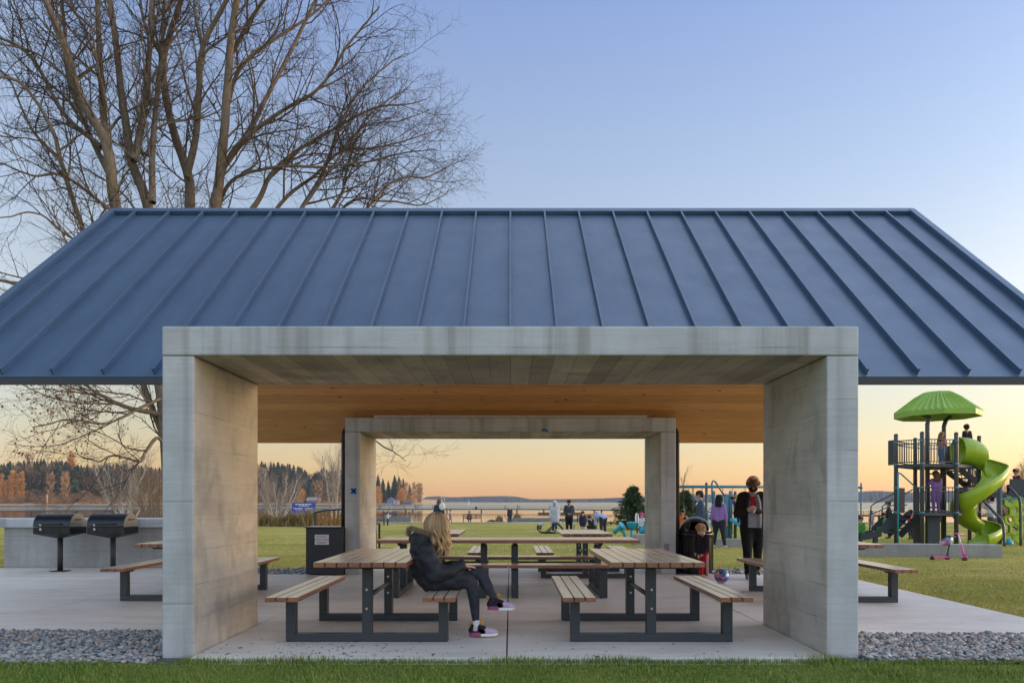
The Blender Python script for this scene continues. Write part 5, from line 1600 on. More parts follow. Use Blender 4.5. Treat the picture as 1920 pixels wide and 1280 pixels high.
# ---- teal play horns
HY = 26.5
def horn(label, foot, mouth, tail, r0, r1, bend):
    Pm, Pt, Pf = at(*mouth), at(*tail), at(*foot)
    Pf.z = gz(Pf.x, Pf.y)
    t = thing('play_horn', label, 'play horn', tuple(Pf), 0, 'teal play horns on the lawn')
    d = (Pm - Pt).normalized()
    b = MB(); L = (Pm - Pt).length
    b.tube([Pt, Pt + d*L*.55, Pt + d*L*.8, Pt + d*L*.93, Pm], [r0, r0*1.0, r0*1.1, r0*1.4, r1], 18, caps=True); b.build('cone', M['teal'], t, org=tuple(Pf))
    b = MB(); mid = Pt.lerp(Pm, 0.55); b.tube(resample([tuple(mid), tuple(mid.lerp(Pf, .5) + Vector((bend, 0, .08))), tuple(Pf)], 8), 0.055, 10); b.build('stem', M['teal'], t, org=tuple(Pf))
horn('teal horn tilted up toward the right on a bent stem', (1174, 1007, HY), (1167, 984, HY - .2), (1151, 998, HY), 0.085, 0.165, 0.06)
horn('teal horn partly hidden by the rear right post', (1206, 1004, HY - 1), (1214, 985, HY - 1), (1201, 999, HY - 1), 0.11, 0.24, 0.0)
p = at(1187, 981, HY); t = thing('play_drum', 'teal bowl-shaped play drum on a slim stem', 'play drum', (p.x, HY, gz(p.x, HY)))
b = MB(); b.lathe([(0.001, -.22), (0.12, -.2), (0.2, -.1), (0.235, 0.02), (0.24, 0.05), (0.2, 0.06), (0.001, 0.055)], 20, (p.x, HY, p.z)); b.build('bowl', M['teal'], t, org=(p.x, HY, gz(p.x, HY)))
b = MB(); b.tube([(p.x - .08, HY, gz(p.x, HY)), (p.x - .04, HY, p.z - .2)], 0.05, 10); b.build('stem', M['teal'], t, org=(p.x, HY, gz(p.x, HY)))
p = at(1194.5, 971, 25.5); t = thing('round_sign', 'white oval sign seen edge-turned on a dark pole', 'sign', (p.x, 25.5, gz(p.x, 25.5)))
b = MB(); b.tube([(p.x, 25.5, gz(p.x, 25.5)), (p.x, 25.5, p.z + .2)], 0.022, 8); b.build('pole', M['black_matt'], t, org=(p.x, 25.5, gz(p.x, 25.5)))
b = MB(); Mr = Matrix.Rotation(R(62), 3, 'Z') @ Matrix.Rotation(pi/2, 3, 'X')
b.lathe([(0.001, -.008), (0.2, -.008), (0.2, .008), (0.001, .008)], 24, (p.x, 25.53, p.z), 0, False, Mr); b.build('plate', paint('sign_plate', (0.55, 0.57, 0.6), 0.4), t, org=(p.x, 25.5, gz(p.x, 25.5)))

# ---- black-framed picnic table on the lawn
TYY = 38.0
c = at(1034, 0, TYY); t = thing('lawn_picnic_table', 'black-framed picnic table on the lawn behind the white-coated woman', 'picnic table', (c.x, TYY, gz(c.x, TYY)))
O7 = (c.x, TYY, gz(c.x, TYY))
gzz = O7[2]
grey = paint('grey_plank', (0.34, 0.33, 0.31), 0.6)
b = MB(); b.box(c.x - .02, c.x + .70, TYY - .9, TYY + .9, gzz + .72, gzz + .76); b.build('tabletop', paint('black_mesh', (0.05, 0.055, 0.05), 0.6), t, org=O7)
for xx, hh in ((c.x - .58, .45), (c.x + 1.02, .45)):
    b = MB(); b.box(xx - .13, xx + .13, TYY - .9, TYY + .9, gzz + hh, gzz + hh + .04); b.build('bench', grey, t, org=O7)
for dy in (-.6, .6):
    b = MB(); y = TYY + dy; x = c.x
    b.tube(resample([(x - .7, y, gzz + .43), (x - .72, y, gzz + .2), (x - .55, y, gzz + .05), (x - .2, y, gzz + .03), (x + .2, y, gzz + .03)], 14), .03, 8)
    b.tube([(x - .25, y, gzz + .05), (x + .45, y, gzz + .72)], .03, 8); b.tube([(x + .75, y, gzz + .05), (x + .15, y, gzz + .72)], .03, 8)
    b.tube([(x - .55, y, gzz + .43), (x - .62, y, gzz + .2)], .03, 8); b.tube([(x + .2, y, gzz + .03), (x + 1.1, y, gzz + .03), (x + 1.15, y, gzz + .43)], .03, 8)
    b.build('frame', M['black_matt'], t, org=O7)

# ---- scooters against the kerb
M['pink'] = paint('pink_plastic', (0.75, 0.06, 0.32), 0.35, 0.05)
def scooter(label, foot, top, deck_to, stem_m, tip_m, bar_m):
    Pf, Pt = at(*foot), at(*top); Pf.z = gz(0, Pf.y) + .07
    t = thing('kick_scooter', label, 'scooter', (Pf.x, Pf.y, gz(0, Pf.y)), 0, 'kick scooters leaning on the kerb'); O = (Pf.x, Pf.y, gz(0, Pf.y))
    md_ = Pf.lerp(Pt, .5)
    b = MB(); b.tube([Pf, md_], .02, 8); b.build('stem', stem_m, t, org=O)
    b = MB(); b.tube([md_, Pt], .015, 8); b.build('upper_stem', tip_m, t, org=O)
    b = MB(); b.tube([Pt + Vector((-.12, -.02, .02)), Pt + Vector((.12, .02, .0))], .016, 8); b.build('handlebar', bar_m, t, org=O)
    D = at(*deck_to); D.z = Pf.z; b = MB(); b.bar(Pf, D, .12, .03); b.build('deck', M['pink'], t, org=O)
    for p in (Pf, D):
        b = MB(); b.tube([(p.x, p.y - .015, p.z - .02), (p.x, p.y + .015, p.z - .02)], .05, 14); b.build('wheel', M['black_matt'], t, org=O)
    return t
bk = M['black_matt']
scooter('black-stemmed scooter with pink deck lying at its left', (1776, 1043, 16.25), (1783, 1006, 16.45), (1748, 1043, 16.2), bk, bk, bk)
scooter('pink scooter with a white upper stem leaning on the kerb', (1808, 1044, 16.3), (1797, 1001, 16.5), (1809, 1043, 15.9), M['pink'], paint('white_metal', (0.7, 0.65, 0.7), 0.4), M['pink'])
p = at(1773, 1010, 16.4); b = MB()
b.lathe([(0.13, 0), (0.135, .03), (0.125, .08), (0.09, .125), (0.04, .145), (0.001, .148)], 18, (p.x, p.y, p.z), 0, True, Matrix.Rotation(R(155), 3, 'Y') @ Matrix.Diagonal(Vector((1.1, .8, 1))).to_3x3())
hm = NT('helmet_shell', 0.3); nz = hm.sep(hm.co()); hm.base(hm.ramp(hm.math('ADD', hm.math('MULTIPLY', nz[0], 3.0), 0.5), [(0.2, (0.75, 0.6, 0.65)), (0.4, (0.55, 0.05, 0.22)), (0.6, (0.03, 0.35, 0.5)), (0.8, (0.6, 0.6, 0.65))]))
tag(b.build('helmet', hm.mat, org=tuple(p)), 'pink white and teal child helmet hung on scooter handlebar', 'helmet')
# ================================================================ people
def evaluated(o):
    bpy.context.view_layer.update()
    dg = bpy.context.evaluated_depsgraph_get()
    return bpy.data.meshes.new_from_object(o.evaluated_get(dg))

def blob_mesh(segs, voxel, smooth=4, nsides=12):
    """one continuous skin over tapered limbs; segs: (p0, r0, p1, r1, region)"""
    b = MB()
    for p0, r0, p1, r1, _ in segs:
        p0, p1 = Vector(p0), Vector(p1); d = p1 - p0
        L = d.length
        if L < 1e-5: d = Vector((0, 0, 1)); L = 1e-5
        q = d.to_track_quat('Z', 'Y').to_matrix()
        prof = []
        for i in range(5): a = -pi/2 + pi/2*i/4; prof.append((max(1e-4, r0*cos(a)), r0*sin(a)))
        for i in range(5): a = pi/2*i/4; prof.append((max(1e-4, r1*cos(a)), L + r1*sin(a)))
        b.lathe(prof, nsides, p0, 0, True, q)
    o = b.build('tmp', paint('tmp', (.5, .5, .5)))
    md = o.modifiers.new('r', 'REMESH'); md.mode = 'VOXEL'; md.voxel_size = voxel; md.use_smooth_shade = True
    if smooth:
        md = o.modifiers.new('s', 'SMOOTH'); md.iterations = smooth; md.factor = 0.5
    me = evaluated(o)
    bpy.data.objects.remove(o)
    return me

def regions(me, segs, mats, regs):
    """give every face the material of the limb it belongs to"""
    me.materials.clear()
    for r_ in regs: me.materials.append(mats[r_])
    C = np.zeros(len(me.polygons)*3, np.float32); me.polygons.foreach_get('center', C); C = C.reshape(-1, 3)
    best = np.full(len(C), 1e9); idx = np.zeros(len(C), np.int32)
    for p0, r0, p1, r1, g in segs:
        a, b_ = np.array(p0, float), np.array(p1, float); ab = b_ - a; L2 = max(ab.dot(ab), 1e-9)
        t = np.clip(((C - a) @ ab) / L2, 0, 1); d = np.linalg.norm(C - (a + t[:, None]*ab), axis=1) - (r0 + (r1 - r0)*t)
        m = d < best; best[m] = d[m]; idx[m] = regs.index(g)
    me.polygons.foreach_set('material_index', idx)
    me.polygons.foreach_set('use_smooth', np.ones(len(C), bool))

def add_to(me, mb, slots):
    """append extra geometry (fingers, eyes) to a finished body mesh"""
    bm = bmesh.new(); bm.from_mesh(me)
    vs = [bm.verts.new(v) for v in mb.v]
    for f, m in zip(mb.f, mb.m):
        try:
            q = bm.faces.new([vs[i] for i in f]); q.material_index = slots[m]; q.smooth = True
        except ValueError: pass
    bm.to_mesh(me); bm.free()

def fingers(mb, wrist, palm_dir, side, n_dir, s, curl=0.5):
    """four fingers and a thumb on a palm; s = hand length"""
    d = Vector(palm_dir).normalized(); sd = Vector(side).normalized(); n = Vector(n_dir).normalized()
    for i, (o, L) in enumerate(((-.16, .42), (-.05, .48), (.06, .45), (.16, .36))):
        p = Vector(wrist) + d*s*.5 + sd*s*o
        q = p + (d*cos(curl*.5) + n*sin(curl*.5))*s*L*.5; e = q + (d*cos(curl*1.4) + n*sin(curl*1.4))*s*L*.5
        mb.tube([p - d*s*.1, p, q, e], [s*.05, s*.05, s*.045, s*.035], 6)
    p = Vector(wrist) + d*s*.22 - sd*s*.18
    mb.tube([p, p + (d*.6 - sd*.7)*s*.2, p + (d*1.1 - sd*.8 + n*.3)*s*.3], [s*.06, s*.055, s*.04], 6)

SKIN = (0.52, 0.31, 0.22)
def person(label, X, Y, H, face, top=(.05,.05,.06), pants=(.03,.03,.035), shoes=(.05,.05,.05), skin=SKIN, hair=(.04,.028,.02),
           hairstyle='short', pose=(), over=None, bulk=1.0, hs=1.0, z=None, group=None, lean=0, hood=None, coat=0.0, res=1.0, mask=None, hat=None, name='person'):
    t = thing(name, label, 'person', (X, Y, gz(X, Y) if z is None else z), R(face), group)
    J = dict(hipL=(-.052, 0, .50), hipR=(.052, 0, .50), kneeL=(-.055, .012, .275), kneeR=(.055, .012, .275), ankL=(-.055, -.01, .042), ankR=(.055, -.01, .042),
             pel=(0, 0, .53), che=(0, .005, .72), shL=(-.098, 0, .80), shR=(.098, 0, .80), elL=(-.13, -.015, .625), elR=(.13, -.015, .625),
             wrL=(-.135, .03, .475), wrR=(.135, .03, .475), neck=(0, .0, .835), head=(0, .018, .925))
    sit = 0
    if 'walk' in pose:
        J.update(kneeL=(-.05, .075, .285), ankL=(-.05, .115, .05), kneeR=(.05, -.02, .28), ankR=(.05, -.13, .075), elL=(-.13, -.06, .64), wrL=(-.13, -.02, .5), elR=(.13, .03, .64), wrR=(.12, .09, .51))
    if 'hold' in pose:
        J.update(elL=(-.135, .0, .635), elR=(.135, .0, .635), wrL=(-.035, .13, .60), wrR=(.04, .13, .60))
    if 'phone' in pose:
        J.update(elL=(-.13, .01, .64), elR=(.13, .01, .64), wrL=(-.03, .15, .70), wrR=(.03, .155, .70))
    if 'up' in pose:
        J.update(elL=(-.12, .10, .70), wrL=(-.08, .19, .74), elR=(.12, .10, .70), wrR=(.08, .19, .74))
    if 'sit' in pose:
        sit = -.25
        J.update(kneeL=(-.06, .22, .51), kneeR=(.06, .22, .51), ankL=(-.06, .23, .29), ankR=(.06, .23, .29))
    if 'crouch' in pose:
        sit = -.30
        J.update(kneeL=(-.08, .17, .60), kneeR=(.08, .17, .60), ankL=(-.07, .03, .345), ankR=(.07, .03, .345))
    if 'reach' in pose:
        J.update(elL=(-.12, .11, .74), wrL=(-.10, .16, .60), elR=(.12, .11, .74), wrR=(.10, .16, .60))
    if over: J.update(over)
    P = {k: Vector(v) for k, v in J.items()}
    if lean:
        Rm = Matrix.Rotation(-R(lean), 3, 'X'); c = Vector((0, 0, .52))
        for k in ('che', 'shL', 'shR', 'elL', 'elR', 'wrL', 'wrR', 'neck', 'head'): P[k] = c + Rm @ (P[k] - c)
        if 'hang' in pose:
            for s in 'LR': P['el'+s] = P['sh'+s] + Vector((0, .03, -.17)); P['wr'+s] = P['el'+s] + Vector((0, .04, -.15))
    for k in P: P[k] = Vector((P[k].x, P[k].y, P[k].z + sit)) * H
    hv = (P['head'] - P['neck']).normalized()
    hr = .060 * H * hs
    hc = P['neck'] + hv * (.035*H + hr*1.15)
    fwd = Vector((0, 1, 0)); fwd = (fwd - hv*fwd.dot(hv)).normalized()
    B = bulk; h = H
    S = []
    ad = lambda a, ra, b_, rb, g: S.append((tuple(a), ra, tuple(b_), rb, g))
    X1 = Vector((1, 0, 0))
    for s, k in ((-1, 'L'), (1, 'R')):
        ad(P['hip'+k], .072*h, P['knee'+k], .047*h, 'pants'); ad(P['knee'+k], .047*h, P['ank'+k], .030*h, 'pants')
        an = P['ank'+k]; tdir = Vector((s*.15, 1, 0)).normalized()
        sole = min(an.z - .012*h, an.z - .015*h)
        ad(an + Vector((0, -.012*h, -.012*h)), .026*h, an + tdir*.055*h + Vector((0, 0, -.018*h)), .022*h, 'shoes'); ad(an + tdir*.055*h + Vector((0, 0, -.018*h)), .022*h, an + tdir*.095*h + Vector((0, 0, -.022*h)), .018*h, 'shoes')
        ad(P['sh'+k], .042*h*B, P['el'+k], .034*h*B, 'top'); ad(P['el'+k], .034*h*B, P['wr'+k], .024*h*B, 'top')
        wd = (P['wr'+k] - P['el'+k]).normalized()
        ad(P['wr'+k], .018*h, P['wr'+k] + wd*.045*h, .017*h, 'skin')
        ad(P['pel'] + X1*s*.035*h, .068*h*B, P['che'] + X1*s*.045*h, .070*h*B, 'top')
        ad(P['che'] + X1*s*.045*h, .070*h*B, P['sh'+k]*.75 + P['neck']*.25, .040*h*B, 'top')
        if coat:
            hp = P['hip'+k]; kn = P['knee'+k]
            ad(hp, .082*h*B, hp.lerp(kn, coat), .078*h*B, 'top')
    ad(P['neck'] - hv*.03*h, .036*h, hc, .032*h, 'skin')
    ad(hc - hv*hr*.35 + fwd*hr*.12, hr*.80, hc + hv*hr*.35 - fwd*hr*.08, hr, 'skin')
    ad(hc + fwd*hr*.85 - hv*hr*.15, hr*.13, hc + fwd*hr*1.08 - hv*hr*.28, hr*.16, 'skin')      # nose
    ad(hc - hv*hr*.85 + fwd*hr*.5, hr*.3, hc - hv*hr*.8 + fwd*hr*.6, hr*.3, 'skin')             # chin
    for s in (-1, 1): ad(hc + X1*s*hr*.98 - hv*hr*.25, hr*.16, hc + X1*s*hr*1.0 + hv*hr*.05, hr*.18, 'skin')
    mats = {'pants': cloth(pants), 'shoes': paint('shoe', shoes, 0.6), 'top': cloth(top), 'skin': skin_m(skin)}
    regs = ['pants', 'shoes', 'top', 'skin']
    me = blob_mesh(S, .0105*h*res, 3)
    regions(me, S, mats, regs)
    mb = MB()
    for k, s in (('L', -1), ('R', 1)):
        wd = (P['wr'+k] - P['el'+k]).normalized()
        sdv = wd.cross(Vector((s, 0, 0.3))).normalized()
        fingers(mb, P['wr'+k] + wd*.01*h, wd, sdv, Vector((-s, 0, -.2)), .095*h, .6)
    me.materials.append(paint('eye', (.02, .015, .012), .2)); me.materials.append(paint('lip', (.42, .18, .14), .5))
    for s in (-1, 1): mb.ball(hc + fwd*hr*.86 + X1*s*hr*.36 + hv*hr*.08, hr*.12, 6, 1)
    mb.tube([hc + fwd*hr*.98 - X1*hr*.25 - hv*hr*.62, hc + fwd*hr*1.02 - hv*hr*.60, hc + fwd*hr*.98 + X1*hr*.25 - hv*hr*.62], hr*.07, 5, 2)
    add_to(me, mb, [3, 4, 5])
    bo = bpy.data.objects.new('body', me); COL.objects.link(bo); bo.parent = t
    # hair or hood
    if hairstyle:
        Hs = []; a2 = lambda a, ra, b_, rb: Hs.append((tuple(a), ra, tuple(b_), rb, 'h'))
        back = -fwd
        a2(hc + hv*hr*.34 + back*hr*.18, hr*.98, hc + hv*hr*.46 + fwd*hr*.26, hr*.82)
        for q_ in (-.4, 0, .4): a2(hc + hv*hr*.80 + fwd*hr*.52 + X1*q_*hr, hr*.26, hc + hv*hr*.95 + fwd*hr*.2 + X1*q_*hr, hr*.3)
        a2(hc + back*hr*.32, hr*.88, hc - hv*hr*.45 + back*hr*.4, hr*.6)
        for s in (-1, 1): a2(hc + X1*s*hr*.55 + hv*hr*.3, hr*.55, hc + X1*s*hr*.62 + back*hr*.2 - hv*hr*.15, hr*.45)
        if hairstyle == 'long':
            for s in (-.5, 0, .5):
                a2(hc + back*hr*.5 + X1*s*hr, hr*.6, hc + back*hr*.95 + X1*s*hr*1.1 - hv*hr*2.4, hr*.42)
        if hairstyle == 'bun': a2(hc + hv*hr*1.2 + back*hr*.6, hr*.45, hc + hv*hr*1.3 + back*hr*.6, hr*.4)
        if hairstyle == 'hood':
            a2(hc + hv*hr*.3 + back*hr*.3, hr*1.12, hc - hv*hr*.7 + back*hr*.5, hr*1.0)
        hm_ = blob_mesh(Hs, hr*.12*res, 1)
        if hairstyle != 'hood':
            vv = np.zeros(len(hm_.vertices)*3, np.float32); hm_.vertices.foreach_get('co', vv); vv = vv.reshape(-1, 3)
            vv += np.random.default_rng(len(vv)).normal(0, hr*.055, vv.shape); hm_.vertices.foreach_set('co', vv.ravel().astype(np.float32)); hm_.update()
        hm_.materials.clear(); hm_.materials.append(cloth(hood) if hairstyle == 'hood' else paint('hair', hair, .65, .5, 60, spec=.15, bump=.8))
        ho = bpy.data.objects.new('hood' if hairstyle == 'hood' else 'hair', hm_); COL.objects.link(ho); ho.parent = t
    if mask:
        mb = MB(); Mx = Matrix((X1, fwd, hv)).transposed()
        mb.ball(hc - hv*hr*.48 + fwd*hr*.38, hr*.80, 10, 0, (.95, .98, .74), Mx)
        for s in (-1, 1): mb.tube([hc + X1*s*hr*.62 + fwd*hr*.5 - hv*hr*.3, hc + X1*s*hr*1.06 - hv*hr*.1], hr*.05, 5)
        mb.build('face_mask', cloth(mask), t)
    if hat:
        mb = MB(); Mx = Matrix((X1, fwd, hv)).transposed()
        mb.lathe([(hr*1.1, hr*.35), (hr*1.1, hr*.6), (hr*.9, hr*1.05), (hr*.5, hr*1.3), (.001, hr*1.38)], 16, hc, 0, True, Mx)
        mb.ball(hc + fwd*hr*1.25 + hv*hr*.42, hr*.7, 8, 0, (1.0, .9, .12), Mx)
        mb.build('cap', cloth(hat), t)
    return t, P, hc, hr

def pX(px, Y): return at(px, 0, Y).x

# ---- man with the phone
Ym = 11.75; Xm = pX(1411, Ym)
t, P, hc, hr = person('man in black jacket and black mask looking down at his phone', Xm, Ym, 1.67, 166, (.018, .012, .014), (.010, .010, .011), (.10, .095, .09), (0.55, .33, .25), (.14, .075, .035),
    'short', ('phone', 'walk'), dict(kneeL=(-.05, -.01, .28), ankL=(-.05, -.10, .07), kneeR=(.055, .10, .285), ankR=(.05, .10, .045), elL=(-.145, .0, .625), elR=(.145, .0, .625), wrL=(-.02, .135, .665), wrR=(.055, .14, .665), head=(0, .060, .915)), 1.12, 1.0, z=0.0, mask=(.010, .010, .012))
H_ = 1.67
mb = MB()   # grey hoodie front with red shirt at the neck
def front_patch(pts, y0, mat, name, off=.012):
    bmx = MB(); n = len(pts)
    v = [(x*H_, (y0 + dy)*H_, z*H_) for x, z, dy in pts] + [(x*H_, (y0 + dy - off)*H_, z*H_) for x, z, dy in pts]
    bmx.add(v, [tuple(range(n))[::-1], tuple(range(n, 2*n))] + [(i, (i+1) % n, n+(i+1) % n, n+i) for i in range(n)]); return bmx.build(name, mat, t)
front_patch([(-.055, .50, .0), (.055, .50, .0), (.062, .62, .004), (.06, .74, .004), (.03, .81, -.018), (-.03, .81, -.018), (-.06, .74, .004), (-.062, .62, .004)], .096, cloth((.27, .27, .30)), 'hoodie')
front_patch([(0, .63, .0), (.024, .72, .0), (.028, .80, -.02), (-.028, .80, -.02), (-.024, .72, .0)], .104, cloth((.36, .015, .02)), 'shirt')
for s in (-1, 1):
    b = MB(); b.tube([(s*.035*H_, .075*H_, .815*H_), (s*.055*H_, .108*H_, .74*H_), (s*.062*H_, .105*H_, .62*H_), (s*.06*H_, .10*H_, .50*H_)], .014*H_, 8); b.build('jacket_edge', cloth((.30, .30, .33) if s < 0 else (.02, .014, .016)), t)
w = (P['wrL'] + P['wrR'])/2 + Vector((-.01, .055, .03))
ph = thing('phone', 'pale smartphone held in both hands by the man in black', 'phone', t.location + Matrix.Rotation(R(166), 3, 'Z') @ w, R(166))
b = MB(); b.box(-.038, .038, -.075, .075, -.005, .005, 0, Matrix.Rotation(R(28), 4, 'X')); b.build('case', paint('phone_case', (.55, .55, .58), .3), ph, bevel=.003)
b = MB(); b.box(-.034, .034, -.07, .07, .0055, .0065, 0, Matrix.Rotation(R(28), 4, 'X')); b.build('screen', paint('phone_screen', (.05, .05, .06), .1), ph)

# ---- toddler by the bin
Yt = 11.95; Xt = pX(1320, Yt)
t, P, hc, hr = person('toddler in dark jacket and red striped trousers looking down beside the ball', Xt, Yt, 0.83, 112, (.022, .016, .024), (.42, .015, .028), (.35, .3, .3), (.62, .40, .30), (.40, .22, .10),
    'short', (), dict(elL=(-.15, .03, .63), wrL=(-.11, .10, .50), elR=(.15, .03, .63), wrR=(.12, .10, .5), kneeL=(-.075, .01, .25), kneeR=(.075, .01, .25), ankL=(-.085, 0, .045), ankR=(.085, 0, .045), head=(0, .045, .915)), 1.35, 1.58, z=0.0, res=.9)
for k in 'LR':
    for dx in (-.012, .012):
        b = MB(); s = -1 if k == 'L' else 1
        o = Vector((s*.058*.83 + 0, dx*1.1, 0))
        b.tube([P['hip'+k] + o*1.05 + Vector((s*.004, 0, -.03)), P['knee'+k] + Vector((s*.040, dx, 0)), P['ank'+k] + Vector((s*.027, dx, .01))], .0045, 5); b.build('stripe', cloth((.75, .72, .72)), t)
b = MB(); b.box(-.02, .02, -.005, .005, -.03, .03, 0, Matrix.Translation(P['hipR'] + Vector((.03, .052, -.075)))); b.build('patch', cloth((.7, .65, .65)), t)

# ---- woman in purple, man with cap, children at the frame
person('woman with long dark hair and purple top standing before the climbing frame', pX(1348, 22.0), 22.0, 1.60, -28, (.27, .16, .40), (.022, .024, .032), (.55, .5, .55), (.42, .24, .17), (.02, .014, .014), 'long', (),
       dict(kneeL=(-.075, .02, .28), ankL=(-.10, .03, .05), kneeR=(.075, .0, .28), ankR=(.115, -.02, .045)), 1.0)
person('man in dark cap and grey-blue jacket seen behind the bin dome', pX(1314, 22.6), 22.6, 1.74, 75, (.06, .08, .13), (.03, .03, .035), hat=(.03, .03, .035), bulk=1.15)
person('child in blue jacket leaning over the teal step', pX(1387, 25.4), 25.4, 1.15, 120, (.02, .045, .26), (.03, .03, .04), hair=(.03, .02, .015), pose=('hold',), lean=35, hs=1.3, z=at(0, 986, 25.4).z)
person('child with dark hair sitting left of the bin dome', pX(1289, 23.2), 23.2, 1.2, 100, (.05, .06, .09), pose=('sit',), hs=1.2)
person('small child in orange jacket near the rear right post', pX(1281, 27.5), 27.5, 1.15, 150, (.62, .12, .02), hs=1.25)

# ---- on the lawn and path
person('person in hooded pale grey coat and blue mask facing the shelter', pX(1040, 37.0), 37.0, 1.68, 172, (.46, .47, .52), (.03, .06, .15), (.12, .35, .42), hairstyle='hood', hood=(.46, .47, .52), pose=('walk',), mask=(.10, .35, .45), coat=.45, bulk=1.2)
person('man in dark green jacket with hands together by the lawn table', pX(1067, 36.5), 36.5, 1.72, 178, (.035, .05, .055), (.012, .012, .014), pose=('hold',), bulk=1.15, skin=(.35, .2, .14), hair=(.02, .015, .012))
person('child in dark coat and pink trousers standing by the lakeside bench', pX(1093, 36.0), 36.0, 1.12, 165, (.025, .025, .05), (.55, .33, .45), hs=1.25, bulk=1.3, coat=.3)
person('bending adult with pale blue top seen from behind', pX(1131, 33.0), 33.0, 1.66, 20, (.38, .42, .62), (.035, .035, .05), hair=(.35, .33, .33), pose=('hang',), lean=78, bulk=1.15, hairstyle='hood', hood=(.33, .34, .38))
person('crouching figure in black beside the bending adult', pX(1113, 33.4), 33.4, 1.45, 40, (.018, .018, .022), (.018, .018, .022), pose=('crouch',), lean=25)
person('small child in pink hat and white coat by the round sign', pX(1203, 30.0), 30.0, 1.02, 170, (.55, .56, .6), (.1, .2, .4), hat=(.72, .05, .25), hs=1.3, bulk=1.2)
person('adult in navy coat with pale shoulder bag looking at the lake', pX(823, 37.0), 37.0, 1.74, 8, (.03, .045, .10), (.13, .015, .05), hair=(.14, .09, .06), hairstyle='long', coat=.35, bulk=1.25)
p = Vector((pX(829, 36.75), 36.75, at(0, 949, 36.75).z)); b = MB(); b.ball((0, 0, 0), .19, 10, 0, (.85, .45, 1.0)); b.tube([(.08, 0, .15), (.12, .05, .4), (-.12, .1, .5)], .014, 6)
o = b.build('shoulder_bag', cloth((.62, .64, .64))); o.location = p; tag(o, 'pale rounded bag on the back of the navy-coated adult', 'bag')
person('child in grey walking along the lakeside path', pX(844, 79), 79, 1.42, -85, (.20, .21, .27), (.16, .16, .18), pose=('walk',), hs=1.15, res=1.3)
person('person sitting alone on the lakeside bench', pX(880, 80.1), 80.1, 1.70, 0, (.05, .05, .06), (.04, .04, .05), pose=('sit',), res=1.3, bulk=1.2, z=gz(0, 80) + .02)
person('tall person in dark clothes standing on the lakeside path', pX(956, 79), 79, 1.82, 10, (.035, .035, .045), (.03, .03, .035), hair=(.45, .43, .42), res=1.3, bulk=1.2, coat=.4)
person('child in white top by the end of the cut-off bench', pX(727, 61), 61, 1.15, -60, (.6, .62, .68), (.05, .06, .09), pose=('up',), hs=1.2, res=1.3)
# ---- playground children
person('child in pinkish top and jeans on the upper tower deck', pX(1765, 22.95), 22.95, 1.0, -70, (.42, .20, .16), (.14, .20, .34), (.6, .6, .6), hair=(.30, .17, .08), hairstyle='long', pose=('hold',), hs=1.25, z=zpy(871) + .0)
person('child in purple outfit standing on the lower tower deck', pX(1755, 22.9), 22.9, 1.28, -10, (.28, .14, .40), (.26, .13, .36), (.22, .03, .08), hair=(.2, .1, .06), hairstyle='long', pose=('up',), hs=1.2, z=zpy(960) + .0)
person('boy in dark shirt sitting at the top of the green slide', pX(1813, 24.3), 24.3, 1.05, 0, (.035, .025, .03), (.05, .05, .06), hair=(.05, .025, .015), pose=('sit',), hs=1.35, z=zpy(842, 24.3), bulk=1.15)
person('adult in white stretching an arm up behind the slide', pX(1860, 27.5), 27.5, 1.70, 30, (.55, .55, .58), (.10, .10, .12), pose=('hold',), over=dict(elR=(.14, .02, .93), wrR=(.17, .04, 1.08)))
person('child in bright green on the low dark slide', pX(1660, 23.45), 23.45, 0.95, 90, (.05, .25, .05), (.05, .22, .05), pose=('sit',), hs=1.3, z=at(0, 1004, 23.45).z)
person('child in bright green sitting at the low slide end beside the pillar', pX(1615, 23.6), 23.6, 0.95, 110, (.06, .28, .05), (.05, .2, .05), pose=('sit',), hs=1.3, z=at(0, 1011, 23.6).z)
person('person in dark jacket standing beyond the low slide', pX(1667, 30), 30, 1.55, 60, (.03, .035, .06), bulk=1.15)
person('small grey-clad child far beyond the low slide', pX(1634, 48), 48, 1.2, 0, (.30, .25, .30), (.25, .2, .22), res=1.3, hs=1.2)
person('seated figure in dark red above the climbing wall', pX(1906, 25.6), 25.6, 1.15, 90, (.12, .03, .03), (.05, .05, .06), pose=('sit',), hs=1.25, z=z1 + .22)
person('child seen through the tower legs in a red jacket', pX(1708, 29), 29, 1.15, 20, (.5, .03, .03), (.05, .05, .07), hs=1.25)
# ---- distant people on the pier
pier_spots = [(947, 1.70, 'lone figure on the pier above the path walker', (.05, .06, .09)), (950.5, 1.1, 'small child beside the lone pier figure', (.15, .12, .12)), (970, 1.7, 'left one of a pair walking on the pier', (.04, .05, .1)), (973.5, 1.75, 'right one of a pair walking on the pier', (.03, .04, .08)),
              (711, 1.7, 'dark figure on the pier by the left inner post', (.03, .03, .04)), (714, 1.65, 'second dark figure on the pier by the left inner post', (.05, .04, .05)), (779, 1.75, 'figure on the pier below the round orange willows', (.04, .05, .06)), (782.5, 1.6, 'paler figure on the pier beside a darker one', (.2, .2, .22)), (811, 1.7, 'figure on the pier left of the navy-coated adult', (.06, .06, .07)), (1031, 1.75, 'figure on the pier left of the hooded grey coat', (.04, .045, .06)), (758, 1.6, 'figure on the pier near the blue gabled house', (.15, .16, .2)),
              (730, 1.2, 'small figure on the pier left of the blue gabled house', (.07, .07, .08))]
for px, h, lb, c in pier_spots:
    j = min(range(len(Pr)), key=lambda i: abs(CX + Pr[i].x*F/Pr[i].y - px)); Yp = Pr[j].y
    person(lb, pX(px, Yp), Yp, h, 90 if int(px) % 2 else -90, c, (.03, .03, .035), pose=('walk',), res=1.8, z=PZ + .19, group='people strolling on the pier')
